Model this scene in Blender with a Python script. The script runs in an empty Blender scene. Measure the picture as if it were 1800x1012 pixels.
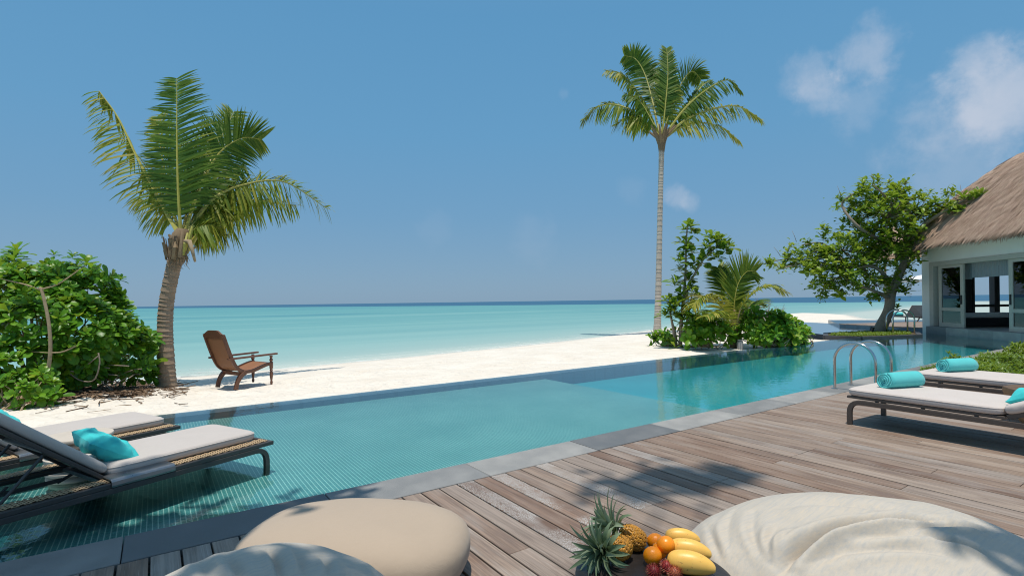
import bpy, math, random
import numpy as np
from mathutils import Vector, Matrix, Euler, noise
R_ = math.radians
random.seed(7)
S = bpy.context.scene
COL = S.collection

# ------------------------------------------------------------------ camera
F = 916.; H = 1.45; TH = R_(0.80); PX, PY = 900., 529.6; AZ = R_(55.6)
DV = Vector((math.cos(AZ), math.sin(AZ), 0)); RV = Vector((math.sin(AZ), -math.cos(AZ), 0)); UP = Vector((0, 0, 1))
cam = bpy.data.cameras.new('camera'); camo = bpy.data.objects.new('camera', cam); COL.objects.link(camo)
cam.sensor_width = 36; cam.lens = F / 1800 * 36; cam.clip_start = .05; cam.clip_end = 60000
cam.shift_y = (PY - 506) / 1800
mr = RV * math.cos(TH) - UP * math.sin(TH); mu = UP * math.cos(TH) + RV * math.sin(TH)
m3 = Matrix((mr, mu, -DV)).transposed()
camo.matrix_world = Matrix.Translation((0, 0, H)) @ m3.to_4x4()
S.camera = camo

# ------------------------------------------------------------------ world and sun
SUN_EL = 81.; sun_h = (-DV * .94 - RV * .05).normalized()
sdir = (sun_h * math.cos(R_(SUN_EL)) + UP * math.sin(R_(SUN_EL))).normalized()
S.view_settings.view_transform = 'Standard'; S.view_settings.look = 'None'
S.cycles.filter_width = 1.1; S.view_settings.exposure = 0; S.view_settings.gamma = 1
w = bpy.data.worlds.new('World'); S.world = w; w.use_nodes = True
wt = w.node_tree; bg = wt.nodes['Background']; bg.inputs['Strength'].default_value = .1
sk = wt.nodes.new('ShaderNodeTexSky'); sk.sky_type = 'NISHITA'; sk.sun_disc = False
sk.sun_elevation = R_(SUN_EL); sk.sun_rotation = math.atan2(sdir.x, sdir.y)
sk.air_density = 1.0; sk.dust_density = .6; sk.ozone_density = 2.0
def wn(t, **k):
    n = wt.nodes.new(t)
    for a, v in k.items():
        if hasattr(n, a): setattr(n, a, v)
        else: n.inputs[a.replace('_', ' ')].default_value = v
    return n
geo = wn('ShaderNodeTexCoord'); sep = wn('ShaderNodeSeparateXYZ'); wt.links.new(geo.outputs['Generated'], sep.inputs[0])
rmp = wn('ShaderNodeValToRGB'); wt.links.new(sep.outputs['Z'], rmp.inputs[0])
SKYK = [(0.0, (.225, .360, .505)), (.05, (.205, .360, .525)), (.16, (.160, .348, .555)), (.30, (.130, .342, .575)), (.48, (.110, .318, .560)), (.80, (.15, .33, .545)), (1., (.52, .58, .66))]  # top stops whiten the unseen zenith, added to take blue out of the shade
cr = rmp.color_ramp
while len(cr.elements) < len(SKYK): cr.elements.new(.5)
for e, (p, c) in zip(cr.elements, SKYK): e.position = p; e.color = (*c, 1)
# the Nishita sky gives the base, a graded tint by elevation deepens its visible part like the polarised photograph
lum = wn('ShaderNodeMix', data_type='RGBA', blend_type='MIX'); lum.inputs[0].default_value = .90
skl = wn('ShaderNodeVectorMath', operation='SCALE'); skl.inputs['Scale'].default_value = .1
wt.links.new(sk.outputs[0], skl.inputs[0])
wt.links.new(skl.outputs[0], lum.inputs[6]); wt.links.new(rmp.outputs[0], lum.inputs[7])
def pix_dir(px, py):
    dx = px - PX; dy = PY - py
    a = dx * math.cos(TH) + dy * math.sin(TH); b = -dx * math.sin(TH) + dy * math.cos(TH)
    return (DV + RV * (a / F) + UP * (b / F)).normalized()
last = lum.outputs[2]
nz = wn('ShaderNodeTexNoise', Scale=10.0, Detail=12.0, Roughness=.58, Distortion=.2); wt.links.new(geo.outputs['Generated'], nz.inputs['Vector'])
nb = wn('ShaderNodeTexNoise', Scale=30.0, Detail=8.0, Roughness=.62); wt.links.new(geo.outputs['Generated'], nb.inputs['Vector'])
nmx = wn('ShaderNodeMath', operation='MULTIPLY_ADD'); wt.links.new(nb.outputs[0], nmx.inputs[0]); nmx.inputs[1].default_value = .35; wt.links.new(nz.outputs[0], nmx.inputs[2])
for (px, py, r, amt, off) in [(1515, 95, .075, .46, .05), (1415, 130, .075, .36, .05), (1500, 190, .085, .22, .04), (1440, 170, .07, .30, .03), (1730, 165, .10, .42, .07), (1640, 215, .10, .26, .06), (1790, 190, .11, .40, .07), (1690, 260, .15, .22, .08),
                              (1190, 345, .04, .34, .05), (1215, 355, .03, .26, .05), (1110, 340, .05, .06, 0), (930, 425, .09, .07, 0), (990, 165, .02, .10, .02), (1720, 105, .05, .26, .04), (760, 400, .06, .05, 0)]:
    dd = wn('ShaderNodeVectorMath', operation='DISTANCE'); wt.links.new(geo.outputs['Generated'], dd.inputs[0]); dd.inputs[1].default_value = pix_dir(px, py)
    mk = wn('ShaderNodeMapRange', interpolation_type='SMOOTHSTEP'); wt.links.new(dd.outputs['Value'], mk.inputs[0])
    mk.inputs[1].default_value = 0; mk.inputs[2].default_value = r * 1.35; mk.inputs[3].default_value = .34 + off; mk.inputs[4].default_value = -.26
    ad = wn('ShaderNodeMath', operation='ADD'); wt.links.new(nmx.outputs[0], ad.inputs[0]); wt.links.new(mk.outputs[0], ad.inputs[1])
    th = wn('ShaderNodeMapRange', interpolation_type='SMOOTHSTEP'); wt.links.new(ad.outputs[0], th.inputs[0])
    th.inputs[1].default_value = .72; th.inputs[2].default_value = 1.10; th.inputs[3].default_value = 0; th.inputs[4].default_value = amt * .78
    mx = wn('ShaderNodeMix', data_type='RGBA', blend_type='MIX'); wt.links.new(th.outputs[0], mx.inputs[0])
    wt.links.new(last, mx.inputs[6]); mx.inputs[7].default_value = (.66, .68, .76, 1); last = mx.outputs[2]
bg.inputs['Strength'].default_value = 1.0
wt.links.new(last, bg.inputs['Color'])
sl = bpy.data.lights.new('sun', 'SUN'); sl.energy = 3.95; sl.angle = R_(.53); sl.color = (1, .945, .85)
so = bpy.data.objects.new('sun', sl); COL.objects.link(so); so.rotation_euler = sdir.to_track_quat('Z', 'Y').to_euler()

# ------------------------------------------------------------------ helpers
def unroll(px, py):
    dx = px - PX; dy = PY - py
    return dx * math.cos(TH) + dy * math.sin(TH), -dx * math.sin(TH) + dy * math.cos(TH)
def G(px, py, z=0):
    a, b = unroll(px, py); Z = (z - H) / b * F
    p = DV * Z + RV * (a / F * Z); return Vector((p.x, p.y, z))
def D(px, py, Z):
    a, b = unroll(px, py); return DV * Z + RV * (a / F * Z) + UP * (H + b / F * Z)
def depth(p): return p[0] * DV.x + p[1] * DV.y

def tag(o, label=None, cat=None, group=None, kind=None):
    if label: o['label'] = label
    if cat: o['category'] = cat
    if group: o['group'] = group
    if kind: o['kind'] = kind
    return o
def empty(name, loc=(0, 0, 0), rz=0, label=None, cat=None, group=None, kind=None):
    o = bpy.data.objects.new(name, None); COL.objects.link(o); o.location = loc; o.rotation_euler = (0, 0, rz); o.empty_display_size = .1
    return tag(o, label, cat, group, kind)
def copy_tree(o, parent=None):
    c = o.copy(); COL.objects.link(c); c.parent = parent
    for ch in list(o.children): copy_tree(ch, c)
    return c

class MB:
    def __init__(s): s.v = []; s.f = []; s.rnd = []; s.mi = []
    def add(s, vs, fs, rnd=None, mi=0):
        b = len(s.v); s.v += [tuple(p) for p in vs]; s.f += [tuple(b + i for i in f) for f in fs]
        s.rnd += [random.random() if rnd is None else rnd] * len(fs); s.mi += [mi] * len(fs)
    def box(s, c, size, rot=None, ch=0, **k):
        hx, hy, hz = [x / 2 for x in size]; c = Vector(c)
        if ch:
            vs = []
            for sz, i in ((-1, 0), (1, 0), (1, ch)):
                zz = hz * sz if (sz < 0 or i) else hz - ch
                vs += [(-hx + i, -hy + i, zz), (hx - i, -hy + i, zz), (hx - i, hy - i, zz), (-hx + i, hy - i, zz)]
            fs = [(3, 2, 1, 0), (8, 9, 10, 11)]
            for l in (0, 4):
                fs += [(l + i, l + (i + 1) % 4, l + 4 + (i + 1) % 4, l + 4 + i) for i in range(4)]
        else:
            vs = [(x * hx, y * hy, z * hz) for z in (-1, 1) for x, y in ((-1, -1), (1, -1), (1, 1), (-1, 1))]
            fs = [(3, 2, 1, 0), (4, 5, 6, 7), (0, 1, 5, 4), (1, 2, 6, 5), (2, 3, 7, 6), (3, 0, 4, 7)]
        vs = [Vector(p) for p in vs]
        if rot is not None: vs = [rot @ p for p in vs]
        s.add([p + c for p in vs], fs, **k); return s
    def bar(s, a, b, wdt, hgt, up=(0, 0, 1), **k):
        a = Vector(a); b = Vector(b); x = (b - a); L = x.length; x.normalize(); y = Vector(up).cross(x)
        if y.length < 1e-5: y = Vector((0, 1, 0)).cross(x)
        y.normalize(); z = x.cross(y)
        s.box((a + b) / 2, (L, wdt, hgt), Matrix((x, y, z)).transposed(), **k); return s
    def tube(s, path, rad, n=8, cap=True, square=False, **k):
        path = [Vector(p) for p in path]; m = len(path)
        if not hasattr(rad, '__len__'): rad = [rad] * m
        T = [(path[min(i + 1, m - 1)] - path[max(i - 1, 0)]).normalized() for i in range(m)]
        ref = Vector((0, 0, 1)) if abs(T[0].z) < .9 else Vector((1, 0, 0))
        u = ref.cross(T[0]).normalized(); vs = []
        for i in range(m):
            u = (u - T[i] * u.dot(T[i])).normalized(); v = T[i].cross(u)
            for j in range(n):
                a = 2 * math.pi * (j + (.5 if square else 0)) / n
                rr = rad[i] * (1.414 if square else 1)
                vs.append(path[i] + (u * math.cos(a) + v * math.sin(a)) * rr)
        fs = [(i * n + j, i * n + (j + 1) % n, (i + 1) * n + (j + 1) % n, (i + 1) * n + j) for i in range(m - 1) for j in range(n)]
        if cap: fs += [tuple(range(n - 1, -1, -1)), tuple((m - 1) * n + j for j in range(n))]
        s.add(vs, fs, **k); return s
    def lathe(s, prof, n=16, c=(0, 0, 0), cap=True, rf=None, **k):
        c = Vector(c); vs = []
        for (r, z) in prof:
            for j in range(n):
                a = 2 * math.pi * j / n; rr = r * (rf(a, z) if rf else 1); vs.append(c + Vector((rr * math.cos(a), rr * math.sin(a), z)))
        m = len(prof)
        fs = [(i * n + j, i * n + (j + 1) % n, (i + 1) * n + (j + 1) % n, (i + 1) * n + j) for i in range(m - 1) for j in range(n)]
        if cap: fs += [tuple(range(n - 1, -1, -1)), tuple((m - 1) * n + j for j in range(n))]
        s.add(vs, fs, **k); return s
    def grid(s, fn, nu, nv, closed_u=False, **k):
        vs = [fn(i / (nu if closed_u else nu - 1), j / (nv - 1)) for j in range(nv) for i in range(nu)]
        fs = []
        for j in range(nv - 1):
            for i in range(nu if closed_u else nu - 1):
                i2 = (i + 1) % nu; fs.append((j * nu + i, j * nu + i2, (j + 1) * nu + i2, (j + 1) * nu + i))
        s.add(vs, fs, **k); return s
    def poly(s, pts, z0, z1, **k):
        n = len(pts); vs = [(p[0], p[1], z0) for p in pts] + [(p[0], p[1], z1) for p in pts]
        fs = [tuple(range(n - 1, -1, -1)), tuple(range(n, 2 * n))] + [(i, (i + 1) % n, n + (i + 1) % n, n + i) for i in range(n)]
        s.add(vs, fs, **k); return s
    def mesh(s, name, mats, smooth=False):
        me = bpy.data.meshes.new(name); me.from_pydata(s.v, [], s.f)
        for m in (mats if isinstance(mats, (list, tuple)) else [mats]): me.materials.append(m)
        at = me.attributes.new('rnd', 'FLOAT', 'FACE'); at.data.foreach_set('value', s.rnd)
        if any(s.mi): me.polygons.foreach_set('material_index', s.mi)
        if smooth: me.polygons.foreach_set('use_smooth', [True] * len(me.polygons))
        me.update(); return me
    def build(s, name, mats, parent=None, smooth=False, bevel=0, seg=2, sub=0, auto=None):
        me = s.mesh(name, mats, smooth); o = bpy.data.objects.new(name, me); COL.objects.link(o); o.parent = parent
        if bevel:
            b = o.modifiers.new('b', 'BEVEL'); b.width = bevel; b.segments = seg; b.limit_method = 'ANGLE'; b.angle_limit = R_(40)
            if smooth: b.harden_normals = False
        if sub: q = o.modifiers.new('s', 'SUBSURF'); q.levels = q.render_levels = sub
        if auto is not None: me.set_sharp_from_angle(angle=R_(auto))
        return o
def inst(name, me, parent, mw):
    o = bpy.data.objects.new(name, me); COL.objects.link(o); o.parent = parent; o.matrix_local = mw; return o
def lerp(a, b, t): return a + (b - a) * t
def spline(pts, n):
    pts = [Vector(p) for p in pts]; P = [pts[0] * 2 - pts[1]] + pts + [pts[-1] * 2 - pts[-2]]; out = []
    m = len(pts) - 1
    for i in range(n):
        t = i / (n - 1) * m; k = min(int(t), m - 1); t -= k; a, b, c, d = P[k:k + 4]
        out.append(.5 * ((2 * b) + (c - a) * t + (2 * a - 5 * b + 4 * c - d) * t * t + (3 * b - a - 3 * c + d) * t ** 3))
    return out
def interp(xs, ys, x): return float(np.interp(x, xs, ys))
def frame_mat(x, z, loc):
    x = Vector(x).normalized(); z = Vector(z); y = z.cross(x)
    if y.length < 1e-4: y = Vector((0, 1, 0)).cross(x)
    y.normalize(); z = x.cross(y)
    return Matrix.Translation(loc) @ Matrix((x, y, z)).transposed().to_4x4()

# ------------------------------------------------------------------ materials
class NT:
    def __init__(s, name):
        s.m = bpy.data.materials.new(name); s.m.use_nodes = True; s.t = s.m.node_tree; s.b = s.t.nodes['Principled BSDF']; s.out = s.t.nodes['Material Output']
    def n(s, typ, **k):
        n = s.t.nodes.new(typ)
        for a, v in k.items():
            if hasattr(n, a) and a not in ('Scale',): setattr(n, a, v)
            else: n.inputs[a.replace('_', ' ')].default_value = v
        return n
    def l(s, a, b): s.t.links.new(a, b)
    def co(s, kind='Object', scale=(1, 1, 1), rot=(0, 0, 0)):
        if kind == 'Position': o = s.n('ShaderNodeNewGeometry').outputs['Position']
        else: o = s.n('ShaderNodeTexCoord').outputs[kind]
        mp = s.n('ShaderNodeMapping'); mp.inputs['Scale'].default_value = scale; mp.inputs['Rotation'].default_value = rot; s.l(o, mp.inputs[0]); s.mp = mp
        return mp.outputs[0]
    def noise(s, vec, scale, detail=4, rough=.55, dist=0):
        n = s.n('ShaderNodeTexNoise'); n.inputs['Scale'].default_value = scale; n.inputs['Detail'].default_value = detail; n.inputs['Roughness'].default_value = rough; n.inputs['Distortion'].default_value = dist
        s.l(vec, n.inputs['Vector']); return n.outputs[0]
    def ramp(s, fac, stops, interp='LINEAR'):
        r = s.n('ShaderNodeValToRGB'); e = r.color_ramp; e.interpolation = interp
        while len(e.elements) < len(stops): e.elements.new(.5)
        for el, (p, c) in zip(e.elements, stops): el.position = p; el.color = (*(c if hasattr(c, '__len__') else (c, c, c)), 1)
        s.l(fac, r.inputs[0]); return r.outputs[0]
    def mix(s, fac, a, b, mode='MIX'):
        n = s.n('ShaderNodeMix', data_type='RGBA', blend_type=mode)
        for inp, v in ((n.inputs[0], fac), (n.inputs[6], a), (n.inputs[7], b)):
            if hasattr(v, 'links'): s.l(v, inp)
            elif hasattr(v, '__len__'): inp.default_value = (*v, 1)
            else: inp.default_value = v
        return n.outputs[2]
    def math(s, op, a, b=0, c=0):
        n = s.n('ShaderNodeMath', operation=op)
        for i, v in enumerate((a, b, c)):
            if hasattr(v, 'links'): s.l(v, n.inputs[i])
            else: n.inputs[i].default_value = v
        return n.outputs[0]
    def mr(s, v, a, b, c, d, smooth=False):
        n = s.n('ShaderNodeMapRange'); s.l(v, n.inputs[0])
        if smooth: n.interpolation_type = 'SMOOTHSTEP'
        for i, x in enumerate((a, b, c, d)): n.inputs[i + 1].default_value = x
        return n.outputs[0]
    def bump(s, h, strength=.3, dist=.01, normal=None):
        n = s.n('ShaderNodeBump'); n.inputs['Strength'].default_value = strength; n.inputs['Distance'].default_value = dist; s.l(h, n.inputs['Height'])
        if normal: s.l(normal, n.inputs['Normal'])
        return n.outputs[0]
    def set(s, base=None, rough=None, normal=None, metal=None, spec=None):
        for nm, v in (('Base Color', base), ('Roughness', rough), ('Normal', normal), ('Metallic', metal), ('Specular IOR Level', spec)):
            if v is None: continue
            i = s.b.inputs[nm]
            if hasattr(v, 'links'): s.l(v, i)
            elif hasattr(v, '__len__'): i.default_value = (*v, 1)
            else: i.default_value = v
        return s.m
    def rnd(s): return s.n('ShaderNodeAttribute', attribute_name='rnd').outputs['Fac']
    def oid(s): return s.n('ShaderNodeObjectInfo').outputs['Random']

def simple(name, base, rough=.5, metal=0, var=.12, scale=30, bump=0, spec=.5, bs=200):
    n = NT(name); c = n.co('Object'); f = n.noise(c, scale, 5)
    col = n.mix(f, [x * (1 - var) for x in base], [min(1, x * (1 + var)) for x in base])
    nm = n.bump(n.noise(c, bs, 3), bump, .004) if bump else None
    return n.set(col, n.mr(n.noise(c, scale * 2, 3), .3, .7, max(rough - .07, .02), min(rough + .07, 1)), nm, metal, spec)

def leaf_mat(name, stops, rough=.35, trans=.35, tcol=(.45, .6, .05), spec=.5):
    n = NT(name); r = n.rnd(); c = n.co('Object'); f = n.math('ADD', n.math('MULTIPLY', r, .8), n.math('MULTIPLY', n.noise(c, 1.6, 3), .2))
    col = n.ramp(f, stops); n.set(col, rough, n.bump(n.noise(c, 45, 3), .12, .006), 0, spec)
    tr = n.n('ShaderNodeBsdfTranslucent'); n.l(n.mix(.55, col, tcol), tr.inputs[0])
    ms = n.n('ShaderNodeMixShader'); ms.inputs[0].default_value = trans
    n.l(n.b.outputs[0], ms.inputs[1]); n.l(tr.outputs[0], ms.inputs[2]); n.l(ms.outputs[0], n.out.inputs[0]); return n.m

MT = {}
MT['shrub_leaf'] = leaf_mat('shrub_leaf', [(.05, (.035, .13, .012)), (.45, (.075, .22, .014)), (.8, (.15, .32, .02)), (.96, (.30, .36, .03)), (1., (.55, .36, .03))], .36, .32, spec=.32)
MT['tree_leaf'] = leaf_mat('tree_leaf', [(.05, (.04, .11, .014)), (.45, (.10, .215, .016)), (.8, (.23, .33, .03)), (.97, (.38, .42, .05)), (1., (.45, .24, .03))], .4, .32, spec=.35)
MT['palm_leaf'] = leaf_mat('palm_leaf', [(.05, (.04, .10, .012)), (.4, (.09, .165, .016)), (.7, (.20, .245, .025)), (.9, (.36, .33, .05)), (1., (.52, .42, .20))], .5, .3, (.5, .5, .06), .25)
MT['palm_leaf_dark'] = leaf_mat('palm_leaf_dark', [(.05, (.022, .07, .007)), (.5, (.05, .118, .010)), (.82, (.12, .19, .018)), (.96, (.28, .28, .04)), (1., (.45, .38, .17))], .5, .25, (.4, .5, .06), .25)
MT['ground_leaf'] = leaf_mat('ground_leaf', [(.05, (.06, .12, .015)), (.6, (.14, .23, .02)), (1., (.33, .40, .04))], .45, .3)
MT['pine_leaf'] = leaf_mat('pineapple_leaf', [(.05, (.13, .19, .10)), (.6, (.22, .29, .17)), (1., (.34, .40, .26))], .5, .15, (.3, .4, .1))
MT['bark'] = simple('grey_bark', (.27, .22, .17), .9, 0, .35, 14, .5, .2, 60)
MT['twig'] = simple('pale_twig', (.36, .27, .17), .85, 0, .3, 20, .3, .2, 80)
MT['rachis'] = simple('palm_midrib', (.36, .33, .06), .5, 0, .25, 12)

def mk_trunk(name, a, b):
    n = NT(name); c = n.co('Object', (1, 1, 1)); r = n.rnd()
    f = n.noise(n.co('Object', (3, 3, 14)), 3, 6, .65); g = n.noise(n.co('Object', (40, 40, 4)), 1, 4)
    col = n.mix(f, a, b); col = n.mix(n.mr(r, 0, 1, 0, .5), col, (.12, .09, .07)); col = n.mix(n.mr(n.noise(n.co('Object'), 5, 5), .6, .72, 0, .5), col, (.08, .06, .05))
    return n.set(col, .9, n.bump(g, .6, .012), 0, .2)
MT['palm_trunk'] = mk_trunk('palm_trunk', (.21, .14, .095), (.46, .345, .245))
MT['palm_trunk_pale'] = mk_trunk('pale_palm_trunk', (.42, .36, .30), (.62, .55, .47))
MT['fibre'] = mk_trunk('palm_fibre', (.16, .105, .06), (.38, .27, .16))

def wood_deck(name, carved=False):
    n = NT(name); o = n.n('ShaderNodeTexCoord').outputs['Object']; rn = n.oid()
    add = n.n('ShaderNodeVectorMath', operation='ADD'); n.l(o, add.inputs[0])
    cb = n.n('ShaderNodeCombineXYZ')
    for i in range(3): n.l(n.math('MULTIPLY', rn, (91., 37., 53.)[i]), cb.inputs[i])
    n.l(cb.outputs[0], add.inputs[1]); v = add.outputs[0]
    def mp(sc):
        q = n.n('ShaderNodeMapping'); q.inputs['Scale'].default_value = sc; n.l(v, q.inputs[0]); return q.outputs[0]
    grain = n.noise(mp((38, .7, 20)), 2.0, 8, .66, .4); fine = n.noise(mp((120, 1.6, 40)), 2.0, 5, .65); blot = n.noise(mp((5, 1.0, 5)), 1.6, 5, .6)
    rn2 = n.math('FRACT', n.math('MULTIPLY', rn, 7.13))
    base = n.ramp(rn, [(0, (.15, .092, .064)), (.12, (.235, .155, .112)), (.42, (.275, .205, .16)), (.62, (.305, .225, .172)), (.85, (.30, .25, .215)), (1, (.36, .285, .23))])
    col = n.mix(n.mr(grain, .3, .72, 0, 1), n.mix(1, base, (.48, .45, .43), 'MULTIPLY'), n.mix(1, base, (1.30, 1.27, 1.24), 'MULTIPLY'))
    col = n.mix(n.mr(blot, .46, .70, 0, .6), col, n.mix(rn2, (.37, .34, .315), (.31, .225, .17)))
    col = n.mix(n.mr(blot, .42, .30, 0, .65), col, (.15, .105, .085))
    col = n.mix(n.mr(fine, .58, .74, 0, .5), col, (.56, .52, .48)); col = n.mix(n.mr(fine, .42, .3, 0, .45), col, (.09, .065, .05))
    if carved:
        q = n.n('ShaderNodeTexVoronoi', feature='DISTANCE_TO_EDGE'); q.inputs['Scale'].default_value = 1.0; n.l(mp((85, 60, 1)), q.inputs['Vector'])
        msk = n.math('MULTIPLY', n.mr(q.outputs[0], .10, .2, 0, 1), n.mr(n.noise(mp((3, 2, 1)), 1, 3), .38, .5, 0, .85)); col = n.mix(msk, col, (.47, .45, .425))
    h = n.math('ADD', n.math('MULTIPLY', grain, .6), n.math('MULTIPLY', fine, .5))
    return n.set(col, n.mr(grain, .3, .7, .5, .68), n.bump(h, .5, .004), 0, .35)
MT['deck'] = wood_deck('weathered_deck_wood'); MT['deck_carved'] = wood_deck('scuffed_deck_wood', True)

def stone(name, base, var=.3):
    n = NT(name); c = n.co('Object'); rn = n.oid()
    sp = n.noise(c, 320, 3, .7); big = n.noise(c, 3.5, 5, .6)
    col = n.mix(n.mr(sp, .35, .65, 0, 1), [x * .66 for x in base], [x * 1.3 for x in base])
    col = n.mix(n.mr(big, .42, .7, 0, .45), col, [x * 1.5 for x in base]); col = n.mix(1, col, n.ramp(rn, [(0, (.62, .64, .67)), (1, (1.22, 1.2, 1.18))]), 'MULTIPLY')
    return n.set(col, n.mr(big, .3, .7, .5, .72), n.bump(sp, .35, .002), 0, .4)
MT['granite'] = stone('grey_granite', (.235, .23, .22)); MT['granite_dark'] = stone('charcoal_granite', (.185, .185, .182)); MT['basalt'] = stone('dark_basalt', (.055, .058, .065)); MT['plinth'] = stone('plinth_stone', (.30, .285, .265))

def tile(name, a, b, grout, cu=.034, cv=.014, gw=.10, var=1.):
    n = NT(name); c = n.co('Position')
    br = n.n('ShaderNodeTexBrick'); n.l(c, br.inputs['Vector']); br.offset = 0; br.inputs['Scale'].default_value = 1
    br.inputs['Brick Width'].default_value = cu; br.inputs['Row Height'].default_value = cv; br.inputs['Mortar Size'].default_value = cv * gw; br.inputs['Mortar Smooth'].default_value = .2
    br.inputs['Color1'].default_value = (*a, 1); br.inputs['Color2'].default_value = (*b, 1); br.inputs['Mortar'].default_value = (*grout, 1); br.inputs['Bias'].default_value = 0
    sx = n.n('ShaderNodeSeparateXYZ'); n.l(c, sx.inputs[0])
    fr = n.math('ABSOLUTE', n.math('SUBTRACT', n.math('FRACT', n.math('DIVIDE', sx.outputs[0], cu)), .5))
    line = n.mr(fr, .385, .43, 0, 1)
    col = n.mix(line, br.outputs[0], grout); col = n.mix(n.mr(n.noise(c, 1.3, 4), .3, .7, 0, .35), col, [x * .75 for x in a])
    return n.set(col, .3, n.bump(n.math('SUBTRACT', 1, n.math('MAXIMUM', line, br.outputs[1])), .3, .002), 0, .5)
MT['tile'] = tile('teal_mosaic', (.006, .150, .166), (.018, .215, .225), (.44, .60, .56))
MT['tile_deep'] = tile('turquoise_mosaic', (.008, .265, .33), (.02, .32, .375), (.07, .38, .41), .025, .025, .12)
MT['tile_dark'] = tile('slate_blue_tile', (.055, .105, .15), (.065, .12, .165), (.05, .09, .12), .3, .3, .02)

def water(name, tint, bump=.10, scale=(6, 6, 1), rough=.0, ior=1.333):
    n = NT(name); c = n.co('Position', scale); h = n.math('ADD', n.noise(c, 1.0, 3, .5, .3), n.math('MULTIPLY', n.noise(c, 3.6, 2, .5), .22))
    nm = n.bump(h, bump, .05)
    fr = n.n('ShaderNodeFresnel'); fr.inputs[0].default_value = ior; n.l(nm, fr.inputs['Normal'])
    tr = n.n('ShaderNodeBsdfTransparent'); tr.inputs[0].default_value = (*tint, 1)
    gl = n.n('ShaderNodeBsdfGlossy'); gl.inputs['Roughness'].default_value = rough; gl.inputs[0].default_value = (1, 1, 1, 1); n.l(nm, gl.inputs['Normal'])
    ms = n.n('ShaderNodeMixShader'); n.l(fr.outputs[0], ms.inputs[0]); n.l(tr.outputs[0], ms.inputs[1]); n.l(gl.outputs[0], ms.inputs[2]); n.l(ms.outputs[0], n.out.inputs[0]); return n.m
MT['pool_water'] = water('pool_water', (.86, .985, .985), .05)
MT['glass'] = water('window_glass', (.72, .80, .80), 0, (1, 1, 1), 0, 1.8)

def mk_sand():
    n = NT('white_sand'); c = n.co('Position'); f = n.noise(c, 1.1, 6, .6); g = n.noise(c, 9, 5, .6); fine = n.noise(c, 260, 2, .7); foot = n.noise(c, 3.2, 3, .5)
    col = n.mix(n.mr(f, .3, .7, 0, 1), (.70, .625, .535), (.79, .735, .655)); col = n.mix(n.mr(fine, .3, .7, 0, .25), col, (.60, .52, .42)); col = n.mix(n.mr(g, .64, .8, 0, .3), col, (.55, .46, .36))
    sx = n.n('ShaderNodeSeparateXYZ'); n.l(c, sx.inputs[0]); wet = n.mr(sx.outputs[2], -.46, -.36, 1, 0, True); col = n.mix(n.math('MULTIPLY', wet, .45), col, (.47, .46, .40))
    nm = n.bump(fine, .25, .004); nm = n.bump(g, .5, .03, nm); nm = n.bump(foot, .8, .22, nm)
    return n.set(col, n.mr(wet, 0, 1, .9, .45), nm, 0, .25)
MT['sand'] = mk_sand()

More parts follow.
